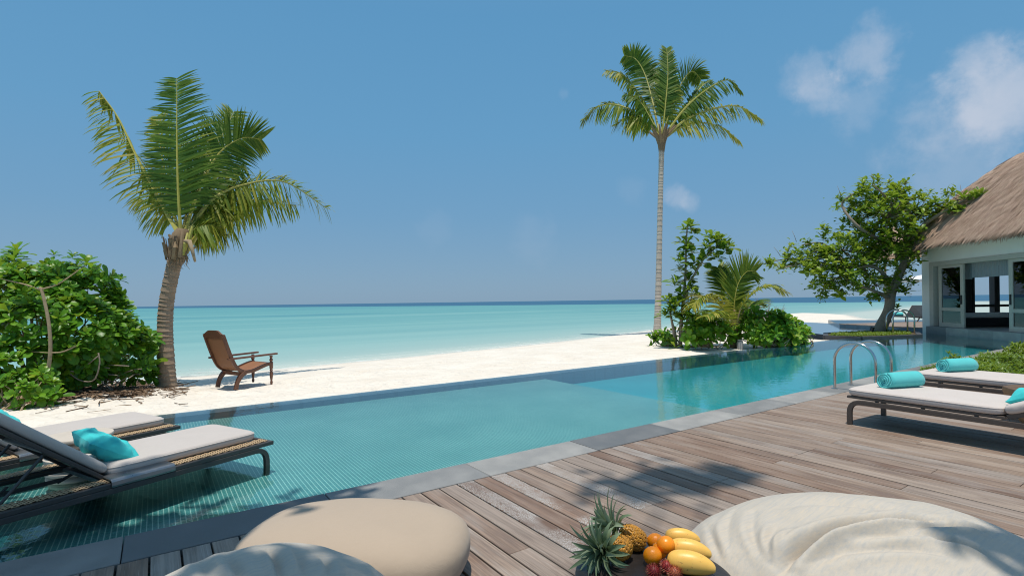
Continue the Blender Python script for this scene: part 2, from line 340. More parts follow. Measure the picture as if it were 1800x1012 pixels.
def mk_sea():
    n = NT('lagoon_water'); c = n.co('Position'); sx = n.n('ShaderNodeSeparateXYZ'); n.l(c, sx.inputs[0])
    # distance out from the beach (along the line of sight of the shore normal), logarithmic so that it holds to the horizon
    out = n.math('ADD', n.math('MULTIPLY', sx.outputs[0], -.16), n.math('MULTIPLY', sx.outputs[1], .987))
    bands = n.noise(n.co('Position', (.006, .16, 1), (0, 0, R_(-9))), 1, 5, .62); wob = n.noise(n.co('Position', (.010, .030, 1)), 1, 4, .55); wob2 = n.noise(n.co('Position', (.03, .10, 1)), 1, 4, .6)
    dist = n.math('SUBTRACT', out, 17.5); lg = n.math('DIVIDE', n.math('LOGARITHM', n.math('MAXIMUM', n.math('ADD', dist, 3), 1), 10), 3.2)
    v = n.math('ADD', lg, n.math('MULTIPLY', n.math('SUBTRACT', wob, .5), .10))
    col = n.ramp(v, [(0.10, (.50, .56, .50)), (.18, (.35, .475, .44)), (.30, (.245, .43, .41)), (.44, (.185, .395, .38)), (.58, (.14, .36, .355)), (.70, (.105, .33, .335)), (.82, (.085, .31, .325)), (1, (.06, .27, .31))])
    col = n.mix(n.math('MULTIPLY', n.mr(bands, .44, .68, 0, .42), n.mr(lg, .18, .45, .15, 1)), col, (.075, .27, .30)); col = n.mix(n.math('MULTIPLY', n.mr(bands, .50, .32, 0, .28), n.mr(lg, .2, .5, .2, 1)), col, (.30, .50, .46))
    patch = n.math('MULTIPLY', n.mr(n.noise(n.co('Position', (.012, .055, 1), (0, 0, R_(-10))), 1, 5, .6), .56, .66, 0, .62), n.mr(lg, .35, .62, 0, 1)); col = n.mix(patch, col, (.045, .20, .27))
    # reef edge: the deep ocean starts beyond a line that comes nearer to the right
    P1 = Vector((201.9, 83.1)); P2 = Vector((12.4, 606.)); t = (P2 - P1).normalized(); nn = Vector((-t.y, t.x)); nn = nn if nn.dot(P1) > 0 else -nn
    de = n.math('SUBTRACT', n.math('ADD', n.math('MULTIPLY', sx.outputs[0], nn.x), n.math('MULTIPLY', sx.outputs[1], nn.y)), nn.dot(P1))
    de = n.math('ADD', de, n.math('MULTIPLY', n.math('SUBTRACT', wob2, .5), 60.))
    col = n.mix(n.mr(de, -16, 16, 0, 1, True), col, (.018, .105, .20))
    h = n.math('ADD', n.noise(n.co('Position', (.9, 1.7, 1), (0, 0, R_(12))), 1, 4, .6), n.math('MULTIPLY', n.noise(n.co('Position', (4, 7, 1)), 1, 3, .6), .25))
    cd = n.n('ShaderNodeCameraData'); nm = n.bump(h, .55, .12)
    n.set(col, .6, nm, 0, 0)
    fr = n.n('ShaderNodeFresnel'); fr.inputs[0].default_value = 1.333
    gl = n.n('ShaderNodeBsdfGlossy'); gl.inputs['Roughness'].default_value = .12; n.l(nm, gl.inputs['Normal'])
    ms = n.n('ShaderNodeMixShader'); n.l(n.math('MULTIPLY', fr.outputs[0], .34), ms.inputs[0]); n.l(n.b.outputs[0], ms.inputs[1]); n.l(gl.outputs[0], ms.inputs[2]); n.l(ms.outputs[0], n.out.inputs[0]); return n.m
MT['sea'] = mk_sea()

def fabric(name, base, wv=900, var=.08, streak=0, bump=.25, rough=.9):
    n = NT(name); c = n.co('Object'); w1 = n.n('ShaderNodeTexWave', bands_direction='X'); w2 = n.n('ShaderNodeTexWave', bands_direction='Y')
    for x in (w1, w2): n.l(c, x.inputs['Vector']); x.inputs['Scale'].default_value = wv / 6.28; x.inputs['Distortion'].default_value = 2.0; x.inputs['Detail'].default_value = 2
    f = n.noise(c, 5, 5, .6); fi = n.noise(c, 420, 3, .7)
    col = n.mix(f, [x * (1 - var) for x in base], [min(1, x * (1 + var)) for x in base]); col = n.mix(n.mr(fi, .35, .7, 0, .3), col, [x * .72 for x in base])
    if streak:
        st = n.noise(n.co('Object', (2.5, 75, 60), (0, 0, R_(25))), 1, 5, .65); col = n.mix(n.mr(st, .45, .72, 0, streak), col, (.40, .39, .37)); st2 = n.noise(n.co('Object', (3, 110, 80), (0, 0, R_(25))), 1, 4, .65); col = n.mix(n.mr(st2, .50, .72, 0, streak * .8), col, (.58, .48, .36))
    h = n.math('ADD', n.math('MULTIPLY', n.math('ADD', w1.outputs[1], w2.outputs[1]), .3), fi)
    n.set(col, rough, n.bump(n.noise(c, 22, 4, .55), .12, .02, n.bump(h, bump, .002)), 0, .15)
    n.b.inputs['Sheen Weight'].default_value = .15; n.b.inputs['Sheen Roughness'].default_value = .5; return n.m
MT['cushion'] = fabric('oatmeal_cushion', (.535, .475, .435)); MT['cushion_pink'] = fabric('pale_cushion', (.60, .525, .48))
MT['linen'] = fabric('natural_linen', (.535, .475, .40), 1200, .12, .85, .35)
MT['pouf'] = fabric('beige_pouf', (.44, .345, .26), 700, .05, 0, .25)
MT['turq'] = fabric('turquoise_fabric', (.05, .56, .56), 800, .10)
MT['towel'] = fabric('turquoise_terry', (.11, .58, .58), 500, .08, 0, .9)
MT['blind'] = fabric('blind_fabric', (.30, .31, .32), 400, .05)
MT['frame'] = simple('charcoal_metal', (.062, .056, .053), .42, .1, .1); MT['frame_brown'] = simple('taupe_metal', (.105, .082, .068), .42, .1, .1)
MT['tray'] = simple('grey_aluminium', (.30, .30, .31), .34, .9, .06)
MT['steel'] = simple('stainless_steel', (.62, .60, .58), .16, 1, .05)
MT['wicker'] = simple('tan_wicker', (.44, .315, .19), .65, 0, .3, 60, .4, .3, 400)
MT['wicker_dark'] = simple('brown_wicker_backing', (.10, .07, .045), .8, 0, .2)
MT['ceramic'] = simple('cream_ceramic', (.58, .50, .42), .5, 0, .06, 8)
MT['teak'] = simple('dark_teak', (.15, .062, .034), .42, 0, .35, 22, .2, .5, 90)
MT['stump'] = simple('stump_wood', (.42, .24, .12), .7, 0, .35, 9, .3, .3, 50)
MT['stump_dark'] = simple('stump_bark', (.13, .085, .055), .8, 0, .35, 12, .4, .3, 60)
MT['wall'] = simple('painted_wall', (.82, .79, .72), .85, 0, .04, 3, .15, .2, 90)
MT['joinery'] = simple('limed_timber', (.50, .445, .375), .65, 0, .12, 8, .15, .3, 70)
MT['dark'] = simple('dark_interior', (.03, .032, .035), .6, 0, .1); MT['black'] = simple('black_plastic', (.015, .015, .016), .4, 0, .1)
MT['white'] = simple('white_fabric', (.78, .78, .77), .85, 0, .03); MT['floor_in'] = simple('interior_floor', (.22, .19, .16), .5, 0, .1)
MT['slate_table'] = simple('blackened_wood', (.028, .023, .021), .38, 0, .4, 16, .3, .5, 60)
MT['soil'] = simple('dark_soil', (.10, .075, .05), .95, 0, .4, 12, .6, .1, 30)
MT['substrate'] = simple('deck_joist', (.02, .016, .013), .9)
MT['litter'] = leaf_mat('dry_litter', [(0, (.07, .045, .028)), (.6, (.17, .11, .07)), (1, (.32, .22, .14))], .8, .1, (.3, .2, .1), .2); MT['grey_twig'] = simple('bare_mauve_twig', (.30, .235, .22), .9, 0, .2)
MT['grey_post'] = simple('grey_post', (.34, .34, .34), .6, 0, .1)

def mk_thatch():
    n = NT('thatch'); r = n.rnd(); c = n.co('Object'); f = n.noise(c, 2.2, 5, .6); g = n.noise(n.co('Object', (30, 30, 4)), 1.6, 5, .65)
    col = n.ramp(n.math('ADD', n.math('MULTIPLY', r, .65), n.math('MULTIPLY', f, .35)), [(0.1, (.26, .165, .12)), (.35, (.50, .345, .255)), (.7, (.64, .465, .36)), (1, (.74, .57, .45))])
    return n.set(n.mix(n.mr(g, .35, .62, .32, 0), col, (.24, .15, .105)), .95, n.bump(g, .5, .02), 0, .1)
MT['thatch'] = mk_thatch()

# ------------------------------------------------------------------ setting: sea, beach
def flat(name, pts, z, mat, kind='structure'):
    mb = MB(); mb.add([(p[0], p[1], z) for p in pts], [tuple(range(len(pts)))]); o = mb.build(name, mat); return tag(o, kind=kind)
flat('sea', [(-30000, -30000), (30000, -30000), (30000, 30000), (-30000, 30000)], -.5, MT['sea'])
SHORE = np.array([(-60, 30), (-30, 22), (-12, 18.3), (-.5, 17.1), (.9, 16.8), (6, 17.35), (12.5, 18.4), (20, 20.3), (26.2, 22.3), (38, 26.4), (50, 30.2), (60, 32.5), (64, 31), (60, 25), (47, 17.8), (44, 10), (46, -10), (50, -60), (-60, -60)], float)
def sdist(px, py):
    n = len(SHORE); dm = 1e9; ins = False
    for i in range(n):
        x1, y1 = SHORE[i]; x2, y2 = SHORE[(i + 1) % n]; dx, dy = x2 - x1, y2 - y1
        t = max(0, min(1, ((px - x1) * dx + (py - y1) * dy) / (dx * dx + dy * dy))); dm = min(dm, math.hypot(px - x1 - t * dx, py - y1 - t * dy))
        if (y1 > py) != (y2 > py) and px < (x2 - x1) * (py - y1) / (y2 - y1) + x1: ins = not ins
    return dm if ins else -dm
def sand_h(x, y):
    d = sdist(x, y); b = -.10 + .05 * noise.noise((x * .35, y * .35, 3)) * min(1, max(0, (y - 9) / 2)) + .022 * noise.noise((x * 1.7, y * 1.7, 1))
    if d > 0: h = lerp(-.5, b, min(1, d / 6.0) ** .75)
    else: h = -.5 + d * .12
    mx, my = x + 1.8, y - 11.3; h += .16 * math.exp(-(mx * mx + my * my * 1.2) / 3.5)
    if x > 20 and y < 15.5: h -= .32 * min(1, (x - 20) / 1.6) * min(1, max(0, (15.5 - y) / 2))
    return h
mb = MB()
xs = np.concatenate([np.arange(-24, -4, 1.0), np.arange(-4, 9, .085), np.arange(9, 21, .2), np.arange(21, 32, .5), np.arange(32, 72, 1.4)]); ys = np.concatenate([np.arange(8.57, 13.6, .085), np.arange(13.6, 19.6, .19), np.arange(19.6, 38, .8)])
vs = [(x, y, sand_h(x, y)) for y in ys for x in xs]; nx = len(xs)
fs = [(j * nx + i, j * nx + i + 1, (j + 1) * nx + i + 1, (j + 1) * nx + i) for j in range(len(ys) - 1) for i in range(nx - 1)
      if not (vs[j * nx + i][0] > 21.8 and vs[j * nx + i][1] < 13.2 and vs[j * nx + i][0] < 46)]
VA = np.array(vs); rp2 = random.Random(21); dz_ = np.zeros(len(VA))
def pit(x, y, a, L_=.15, W_=.06, dp=.03):
    dx = VA[:, 0] - x; dy = VA[:, 1] - y; u = dx * math.cos(a) + dy * math.sin(a); v = -dx * math.sin(a) + dy * math.cos(a); q = (u / L_) ** 2 + (v / W_) ** 2
    return -dp * np.exp(-q) + dp * .45 * np.exp(-((np.sqrt(q) - 1.7) / .5) ** 2)
for (x0, y0, x1, y1) in [(-1.0, 10.2, 1.0, 10.6), (1.0, 10.4, 5.5, 12.2), (.6, 10.9, 2.6, 15.2), (3.0, 9.4, 9.0, 10.6), (-.5, 9.3, 4.0, 9.9), (1.9, 11.2, 8.5, 13.5)]:
    a = math.atan2(y1 - y0, x1 - x0); L_ = math.hypot(x1 - x0, y1 - y0); k = 0
    while k * .33 < L_:
        t = k * .33 / L_; sd_ = .11 * (1 if k % 2 else -1); dz_ += pit(lerp(x0, x1, t) - math.sin(a) * sd_ + rp2.gauss(0, .04), lerp(y0, y1, t) + math.cos(a) * sd_ + rp2.gauss(0, .04), a + rp2.gauss(0, .2), .13, .065, rp2.uniform(.02, .045)); k += 1
for k in range(120): dz_ += pit(rp2.uniform(-1.5, 4.5), rp2.uniform(8.8, 12), rp2.uniform(0, 3), rp2.uniform(.1, .25), rp2.uniform(.06, .14), rp2.uniform(-.02, .03))
VA[:, 2] += dz_ * np.clip((VA[:, 1] - 8.6) / .3, 0, 1); vs = [tuple(p) for p in VA]
mb.add(vs, fs); tag(mb.build('beach', MT['sand'], smooth=True), kind='structure')
def mk_foam():
    n = NT('swash_foam'); c = n.co('Position'); f = n.noise(c, 2.2, 6, .7); u = n.n('ShaderNodeAttribute', attribute_name='rnd').outputs['Fac']; n.set((.80, .80, .77), .8)
    tr = n.n('ShaderNodeBsdfTransparent'); ms = n.n('ShaderNodeMixShader'); n.l(n.math('MULTIPLY', n.mr(f, .40, .62, 0, .75), u), ms.inputs[0]); n.l(tr.outputs[0], ms.inputs[1]); n.l(n.b.outputs[0], ms.inputs[2]); n.l(ms.outputs[0], n.out.inputs[0]); return n.m
mb = MB(); SP = spline([(p[0], p[1], 0) for p in SHORE[2:12]], 420); rf_ = random.Random(9)
for off, wd_, al in ((.08, .22, .9), (.75, .16, .55), (1.7, .12, .35)):
    for i in range(len(SP) - 1):
        q = []
        for k in (i, i + 1):
            T_ = (SP[min(k + 1, len(SP) - 1)] - SP[max(k - 1, 0)]).normalized(); N_ = Vector((-T_.y, T_.x, 0)); o_ = off + .28 * noise.noise((SP[k].x * .5, off * 7, 0)) + .1 * noise.noise((SP[k].x * 2.1, off, 5)); w_ = wd_ * (1 + .8 * noise.noise((SP[k].x * .9, off, 2)))
            q += [SP[k] + N_ * (o_ - w_) + Vector((0, 0, -.494)), SP[k] + N_ * (o_ + w_) + Vector((0, 0, -.494))]
        mb.add(q, [(0, 1, 3, 2)], rnd=al)
tag(mb.build('shore_foam', mk_foam()), kind='structure')
flat('ground', [(-60, -60), (60, -60), (60, 3.6), (-60, 3.6)], -.75, MT['soil'])
flat('sand_bed', [(32, -40), (46, -40), (46, 13), (32, 13)], -.35, MT['sand'])

# ------------------------------------------------------------------ pool
YI, YO, XS = 4.12, 8.57, 6.45; WZ = -.022
flat('pool_shelf_floor', [(-9, YI - .02), (XS, YI - .02), (XS, YO - .30), (-9, YO - .30)], -.115, MT['tile'])
FC = Vector((25.4, 7.96, 0)); FD = Vector((-.683, -.73, 0)).normalized(); FN = Vector((-FD.y * -1, 0, 0)); FN = Vector((FD.y, -FD.x, 0))
if FN.dot(-FC) < 0: FN = -FN
def fp(s, n=0, z=0): p = FC + FD * s + FN * n; return Vector((p.x, p.y, z))
flat('pool_deep_floor', [(XS, YI - .02), (27.5, YI - .02), (27.5, YO - .30), (XS, YO - .30)], -.29, MT['tile_deep'])
mb = MB(); mb.box(((XS - .05), (YI + YO) / 2, -.2705), (.1, YO - YI, .301)); tag(mb.build('pool_shelf_step', MT['tile']), kind='structure')
mb = MB(); mb.box(((20.2 - 9) / 2, YO - .15, -.42), (29.2, .30, .784)); tag(mb.build('pool_overflow_wall', MT['tile_dark']), kind='structure')
mb = MB(); mb.box((8.5, YI - .07, -.30), (35, .14, .50)); tag(mb.build('pool_inner_wall', MT['tile']), kind='structure')
flat('pool_water', [(-9, YI - .005), (21.75, YI - .005), (25.38, 7.93), (25.0, 8.5), (20.3, 8.565), (-9, 8.565)], WZ, MT['pool_water'])
# coping stones
cop = empty('pool_coping', kind='structure')
for k in range(-5, 15):
    x0 = -.18 + 1.235 * k; mb = MB(); mb.box((0, 0, 0), (1.229, .42, .05), ch=.004); o = mb.build('coping_stone', MT['granite_dark' if k in (0, 1, 3, -3) else 'granite'], cop); o.location = (x0 + .6175, 3.915, -.024 + random.uniform(-.0015, .0015))
mb = MB(); mb.box((7.2, 3.915, -.075), (25, .41, .05)); mb.build('coping_bed', MT['grey_post'], cop)
# deck
deck = empty('deck', kind='structure')
mb = MB(); mb.box((4.1, -.4, -.13), (15.4, 8.0, .1)); mb.build('joists', MT['substrate'], deck)
LENS = [1.2, 1.7, 2.1, 2.6, 3.2]; PM = {}
for L in LENS:
    for c in (0, 1):
        mb = MB(); mb.box((0, 0, 0), (.1435, L - .004, .03), ch=.003); PM[L, c] = mb.mesh('plank', MT['deck_carved' if c else 'deck'])
x = -3.3; k = 0
while x < 11.55:
    y = 3.695; first = True; bow = random.uniform(-.0012, .0012)
    while y > -1.9:
        L = random.choice(LENS[1:] if not first else LENS); xc = x + .0775
        carv = int(first and (2.35 < xc < 2.5 or 2.02 < xc < 2.17) or (2.8 < xc < 2.95 and first)) or int(.86 < xc < 1.0 and not first and y > 1) 
        if carv and first: L = 2.1 if xc < 2.7 else 1.2
        o = inst('plank', PM[L, carv], deck, Matrix.Translation((xc + random.uniform(-.001, .001), y - L / 2, -.016 + random.uniform(-.0012, .0012))) @ Euler((0, random.uniform(-.006, .006), bow / 2 + (math.pi if random.random() < .5 else 0))).to_matrix().to_4x4())
        y -= L; first = False
    x += .155
# planting bed beside the deck
mb = MB(); mb.box((17.0, 3.98, -.07), (10.6, .27, .13)); tag(mb.build('bed_kerb', MT['granite']), kind='structure')
flat('planting_bed', [(11.62, -4), (24, -4), (24, 3.85), (11.62, 3.85)], -.06, MT['soil'])

# ------------------------------------------------------------------ planter island and second pool
IS = [(20.32, 8.14), (22.84, 7.24), (24.7, 7.95), (24.9, 9.1), (21.75, 9.95), (20.08, 9.2)]
isl = empty('planter_island', kind='structure')
mb = MB(); n = len(IS)
for i in range(n):
    a = Vector((*IS[i], .0)); b = Vector((*IS[(i + 1) % n], .0)); mb.bar(a + Vector((0, 0, -.17)), b + Vector((0, 0, -.17)), .16, .44)
mb.build('kerb', MT['basalt'], isl)
cx = sum(p[0] for p in IS) / n; cy = sum(p[1] for p in IS) / n
mb = MB(); mb.add([(lerp(cx, p[0], .985), lerp(cy, p[1], .985), .035) for p in IS], [tuple(range(n))]); mb.build('soil_fill', MT['soil'], isl)
P2 = [(21.6, 9.9), (25.0, 15.0), (32.4, 17.1), (30.97, 13.47), (28.0, 12.16), (26.2, 8.2), (25.4, 7.9), (22.8, 7.9)]
flat('lap_pool_water', P2, WZ - .004, MT['pool_water'])
flat('lap_pool_floor', [(lerp(26, p[0], 1.01), lerp(11, p[1], 1.01)) for p in P2], -.45, MT['tile_deep'])
mb = MB(); mb.bar((21.55, 9.85, -.38), (25.0, 15.05, -.38), .14, .72); mb.bar((25.0, 15.05, -.38), (32.45, 17.15, -.38), .14, .704)
tag(mb.build('lap_pool_edge_wall', MT['basalt']), kind='structure')
mb = MB(); mb.bar((20.95, 9.55, -.62), (24.3, 15.0, -.62), .34, .3); tag(mb.build('overflow_channel', MT['basalt']), kind='structure')
# the villa's own sundeck beyond the lap pool
DK = [(28.0, 12.2), (26.25, 8.25), (30.0, 4.0), (38, 8), (33, 15)]
dk2 = empty('sundeck', kind='structure')
mb = MB(); mb.poly([(lerp(31, p[0], .99), lerp(9.5, p[1], .99)) for p in DK], -.5, .085); mb.build('deck_base', MT['tile_dark'], dk2)
e0 = Vector((28.0, 12.2)); e1 = Vector((26.25, 8.25)); ed = (e1 - e0).normalized(); en = Vector((-ed.y, ed.x)); en = en if en.x > 0 else -en
PM2 = MB(); PM2.box((0, 0, 0), (6.0, .145, .03), ch=.003); pm2 = PM2.mesh('deck_board', MT['deck'])
for k in range(30):
    c = e0 + ed * (.08 + .15 * k) + en * 3.0
    inst('deck_board', pm2, dk2, Matrix.Translation((c.x, c.y, .105)) @ Euler((0, 0, math.atan2(en.y, en.x))).to_matrix().to_4x4())

# ------------------------------------------------------------------ villa
villa = empty('thatched_villa', (0, 0, 0), 0, 'white walled thatched pool villa with timber framed sliding glass doors', 'villa')
FA = math.atan2(FD.y, FD.x); FR = Euler((0, 0, FA)).to_matrix()
def vbox(mb, s0, s1, n0, n1, z0, z1, **k):   # s along the front, n out of the front
    mb.box(fp((s0 + s1) / 2, (n0 + n1) / 2, (z0 + z1) / 2), (abs(s1 - s0), abs(n1 - n0), z1 - z0), FR, **k)
VL, VD = 9.0, 4.0
mb = MB(); vbox(mb, 0, .50, -.25, 0, -.6, 3.6); vbox(mb, .50, VL, -.25, 0, 2.74, 3.6); vbox(mb, VL, VL + .4, -.25, 0, -.6, 3.6); mb.build('front_wall', MT['wall'], villa)
mb = MB(); vbox(mb, 0, .25, -1.62, -.252, -.6, 3.6); vbox(mb, 0, .25, -VD, -1.62, 2.6, 3.6); vbox(mb, 0, .25, -VD, -1.62, -.6, .262); vbox(mb, 0, .25, -VD, -3.75, .262, 2.6); mb.build('side_wall', MT['wall'], villa)
mb = MB(); vbox(mb, VL + .1, VL + .4, -VD, -.252, -.6, 3.6); mb.build('side_wall', MT['wall'], villa)
d = MB()
vbox(d, .02, .30, -1.70, -1.625, .262, 2.6); vbox(d, .02, .30, -2.56, -2.38, .262, 2.6); vbox(d, .02, .30, -3.74, -3.6, .262, 2.6); vbox(d, .05, .27, -2.38, -1.70, .98, 1.07); vbox(d, .05, .27, -3.6, -2.56, .98, 1.07)
vbox(d, .26, .30, -1.60, -.6, .262, 2.6); d.build('sea_window_frame', MT['dark'], villa)
mb = MB(); vbox(mb, .252, VL + .098, -VD, -VD + .2, -.6, 3.6); mb.build('rear_wall', MT['wall'], villa)
mb = MB(); vbox(mb, .25, VL + .1, -VD + .2, -.25, .0, .26); mb.build('floor', MT['floor_in'], villa)
mb = MB(); vbox(mb, .25, VL + .1, -VD + .2, -.25, 3.0, 3.1); mb.build('ceiling', MT['wall'], villa)
for s0 in np.arange(.505, VL, 1.15):
    mb = MB(); vbox(mb, s0, s0 + 1.144, -.26, .16, -.3, .26, ch=.01); mb.build('plinth_stone', MT['plinth'], villa)
dfm = MB(); vbox(dfm, .502, .74, -.22, .03, .262, 2.735); vbox(dfm, .74, VL, -.22, .03, 2.575, 2.735); fr = dfm.build('door_frame', MT['joinery'], villa, bevel=.008)
def door(s0, s1, n, zt=2.57):
    d = MB(); vbox(d, s0, s0 + .16, n - .03, n + .03, .265, zt); vbox(d, s1 - .17, s1, n - .03, n + .03, .265, zt)
    vbox(d, s0 + .16, s1 - .17, n - .028, n + .028, .265, .43); vbox(d, s0 + .16, s1 - .17, n - .028, n + .028, .87, .99); vbox(d, s0 + .16, s1 - .17, n - .028, n + .028, zt - .1, zt)
    o = d.build('sliding_door', MT['joinery'], villa, bevel=.005)
    for z0, z1 in ((.43, .87), (.99, zt - .1)):
        g = MB(); vbox(g, s0 + .16, s1 - .17, n - .004, n + .004, z0, z1); g.build('pane', MT['glass'], o)
    return o
d1 = door(.94, 2.30, -.07); h = MB(); vbox(h, 2.18, 2.23, -.035, -.01, 1.12, 1.45); h.build('handle', MT['black'], d1)
d2 = door(4.34, 6.0, -.07); h = MB(); vbox(h, 4.40, 4.45, -.035, -.01, 1.12, 1.45); h.build('handle', MT['black'], d2)
door(6.02, 7.6, -.14); door(7.5, 9.0, -.07)
for a, b in ((2.32, 3.55), (3.56, 4.33)):
    d = MB(); d.grid(lambda u, v, a=a, b=b: fp(lerp(a, b, u), -.30 + .012 * math.sin(u * 50), lerp(2.06 if a < 3 else 2.07, 2.74, v)), 40, 6); d.build('roman_blind', MT['blind'], villa, smooth=True)
for a, b in ((1.0, 2.28), (4.45, 6.2)):
    d = MB(); d.grid(lambda u, v, a=a, b=b: fp(lerp(a, b, u), -.34 + .01 * math.sin(u * 50), lerp(2.02, 2.74, v)), 40, 6); d.build('roman_blind', MT['blind'], villa, smooth=True)
# thatch roof: hip, one end in view; an even sheet plus layered reed courses
q = 2.5; Ez = 3.38; OH = .5
def rp(s, n, z): return fp(s, n, z)
e = [(-OH, OH), (VL + OH + .4, OH), (VL + OH + .4, OH - 2 * q), (-OH, OH - 2 * q)]
RT = 6.45
rid = [(-OH + q, OH - q), (VL + OH + .4 - q, OH - q)]
def roof_pt(side, u, v):
    # side 0 front, 1 rear, 2 near end hip (left), 3 far end ; u along eave, v up the slope with a soft bulge
    if side == 0: A, B, C_, D_ = e[0], e[1], rid[1], rid[0]
    elif side == 1: A, B, C_, D_ = e[2], e[3], rid[0], rid[1]
    elif side == 2: A, B, C_, D_ = e[3], e[0], rid[0], rid[0]
    else: A, B, C_, D_ = e[1], e[2], rid[1], rid[1]
    lo = (lerp(A[0], B[0], u), lerp(A[1], B[1], u)); hi = (lerp(D_[0], C_[0], u), lerp(D_[1], C_[1], u))
    z = lerp(Ez + .14, RT, v) + .16 * math.sin(math.pi * v); return fp(lerp(lo[0], hi[0], v), lerp(lo[1], hi[1], v), z)
mb = MB()
for sd in range(4): mb.grid(lambda u, v, sd=sd: roof_pt(sd, u, v), 60 if sd < 2 else 30, 14)
lo = [fp(*p, Ez - .06) for p in e]; mb.add([fp(p[0], p[1], Ez + .14) for p in e] + lo, [(i, (i + 1) % 4, 4 + (i + 1) % 4, 4 + i) for i in range(4)] + [(4, 5, 6, 7)])
roof = mb.build('roof', MT['thatch'], villa, smooth=False)
mb = MB(); rr = random.Random(3)
def reed(p, dv, up, L, wdt, r):
    sd = dv.cross(up).normalized() * wdt; a = p + up * .01; b = p + dv * L * .55 + up * .035; c = p + dv * L + up * .03 - Vector((0, 0, .03 * L))
    mb.add([a - sd, a + sd, b + sd, b - sd, c], [(0, 1, 2, 3), (3, 2, 4)], rnd=r)
for sd, cnt in ((0, 15000), (2, 5000), (1, 600), (3, 600)):
    for k in range(cnt):
        v = 1 - math.sqrt(rr.random()) if True else 0; u = rr.random(); v = min(v, .97); p = roof_pt(sd, u, v); p2 = roof_pt(sd, u, v + .03); pu = roof_pt(sd, min(u + .01, 1), v)
        dn = (p - p2).normalized(); ux = (pu - p).normalized() if (pu - p).length > 1e-6 else FD; up = ux.cross(dn).normalized(); up = up if up.z > 0 else -up
        dn = (dn + ux * rr.gauss(0, .10) + up * rr.uniform(-.02, .16)).normalized(); clump = .5 + .5 * noise.noise((p.x * 3, p.y * 3, p.z * 3))
        reed(p, dn, up, rr.uniform(.28, .6), rr.uniform(.013, .034), max(0, min(1, .6 * clump + rr.uniform(-.1, .5))))
for sd, cnt in ((0, 2600), (2, 1300), (3, 200), (1, 300)):
    for k in range(cnt):
        u = rr.random(); p = roof_pt(sd, u, 0) + Vector((0, 0, rr.uniform(-.20, .06))); p2 = roof_pt(sd, u, .03); dn = (roof_pt(sd, u, 0) - p2).normalized(); out = Vector((dn.x, dn.y, 0)).normalized()
        dn = (dn + Vector((0, 0, -.35)) + Vector((rr.gauss(0, .18), rr.gauss(0, .18), 0))).normalized(); reed(p - out * .06, dn, out, rr.uniform(.16, .34), rr.uniform(.012, .026), rr.random())
tag(mb.build('reed_thatch', MT['thatch'], roof), kind='stuff')
# room contents seen through the open door
sb = empty('daybed', tuple(fp(.85, -1.55, .26)), FA, 'white upholstered daybed inside the villa below the sea window', 'daybed')
m_ = MB(); m_.box((0, 0, .42), (.9, 2.2, .18)); m_.build('mattress', MT['white'], sb, smooth=True, bevel=.05, seg=3)
m_ = MB(); m_.box((0, 0, .17), (.85, 2.1, .30)); m_.build('base', MT['dark'], sb)
cb = empty('cabinet', tuple(fp(3.45, -1.55, .26)), FA, 'dark low cabinet inside the villa beside the open sliding door', 'cabinet')
m_ = MB(); m_.box((.1, 0, .40), (.9, .40, .74)); m_.build('body', MT['dark'], cb, bevel=.01); m_ = MB(); m_.box((.1, 0, .785), (.96, .46, .03)); m_.build('top', MT['dark'], cb)

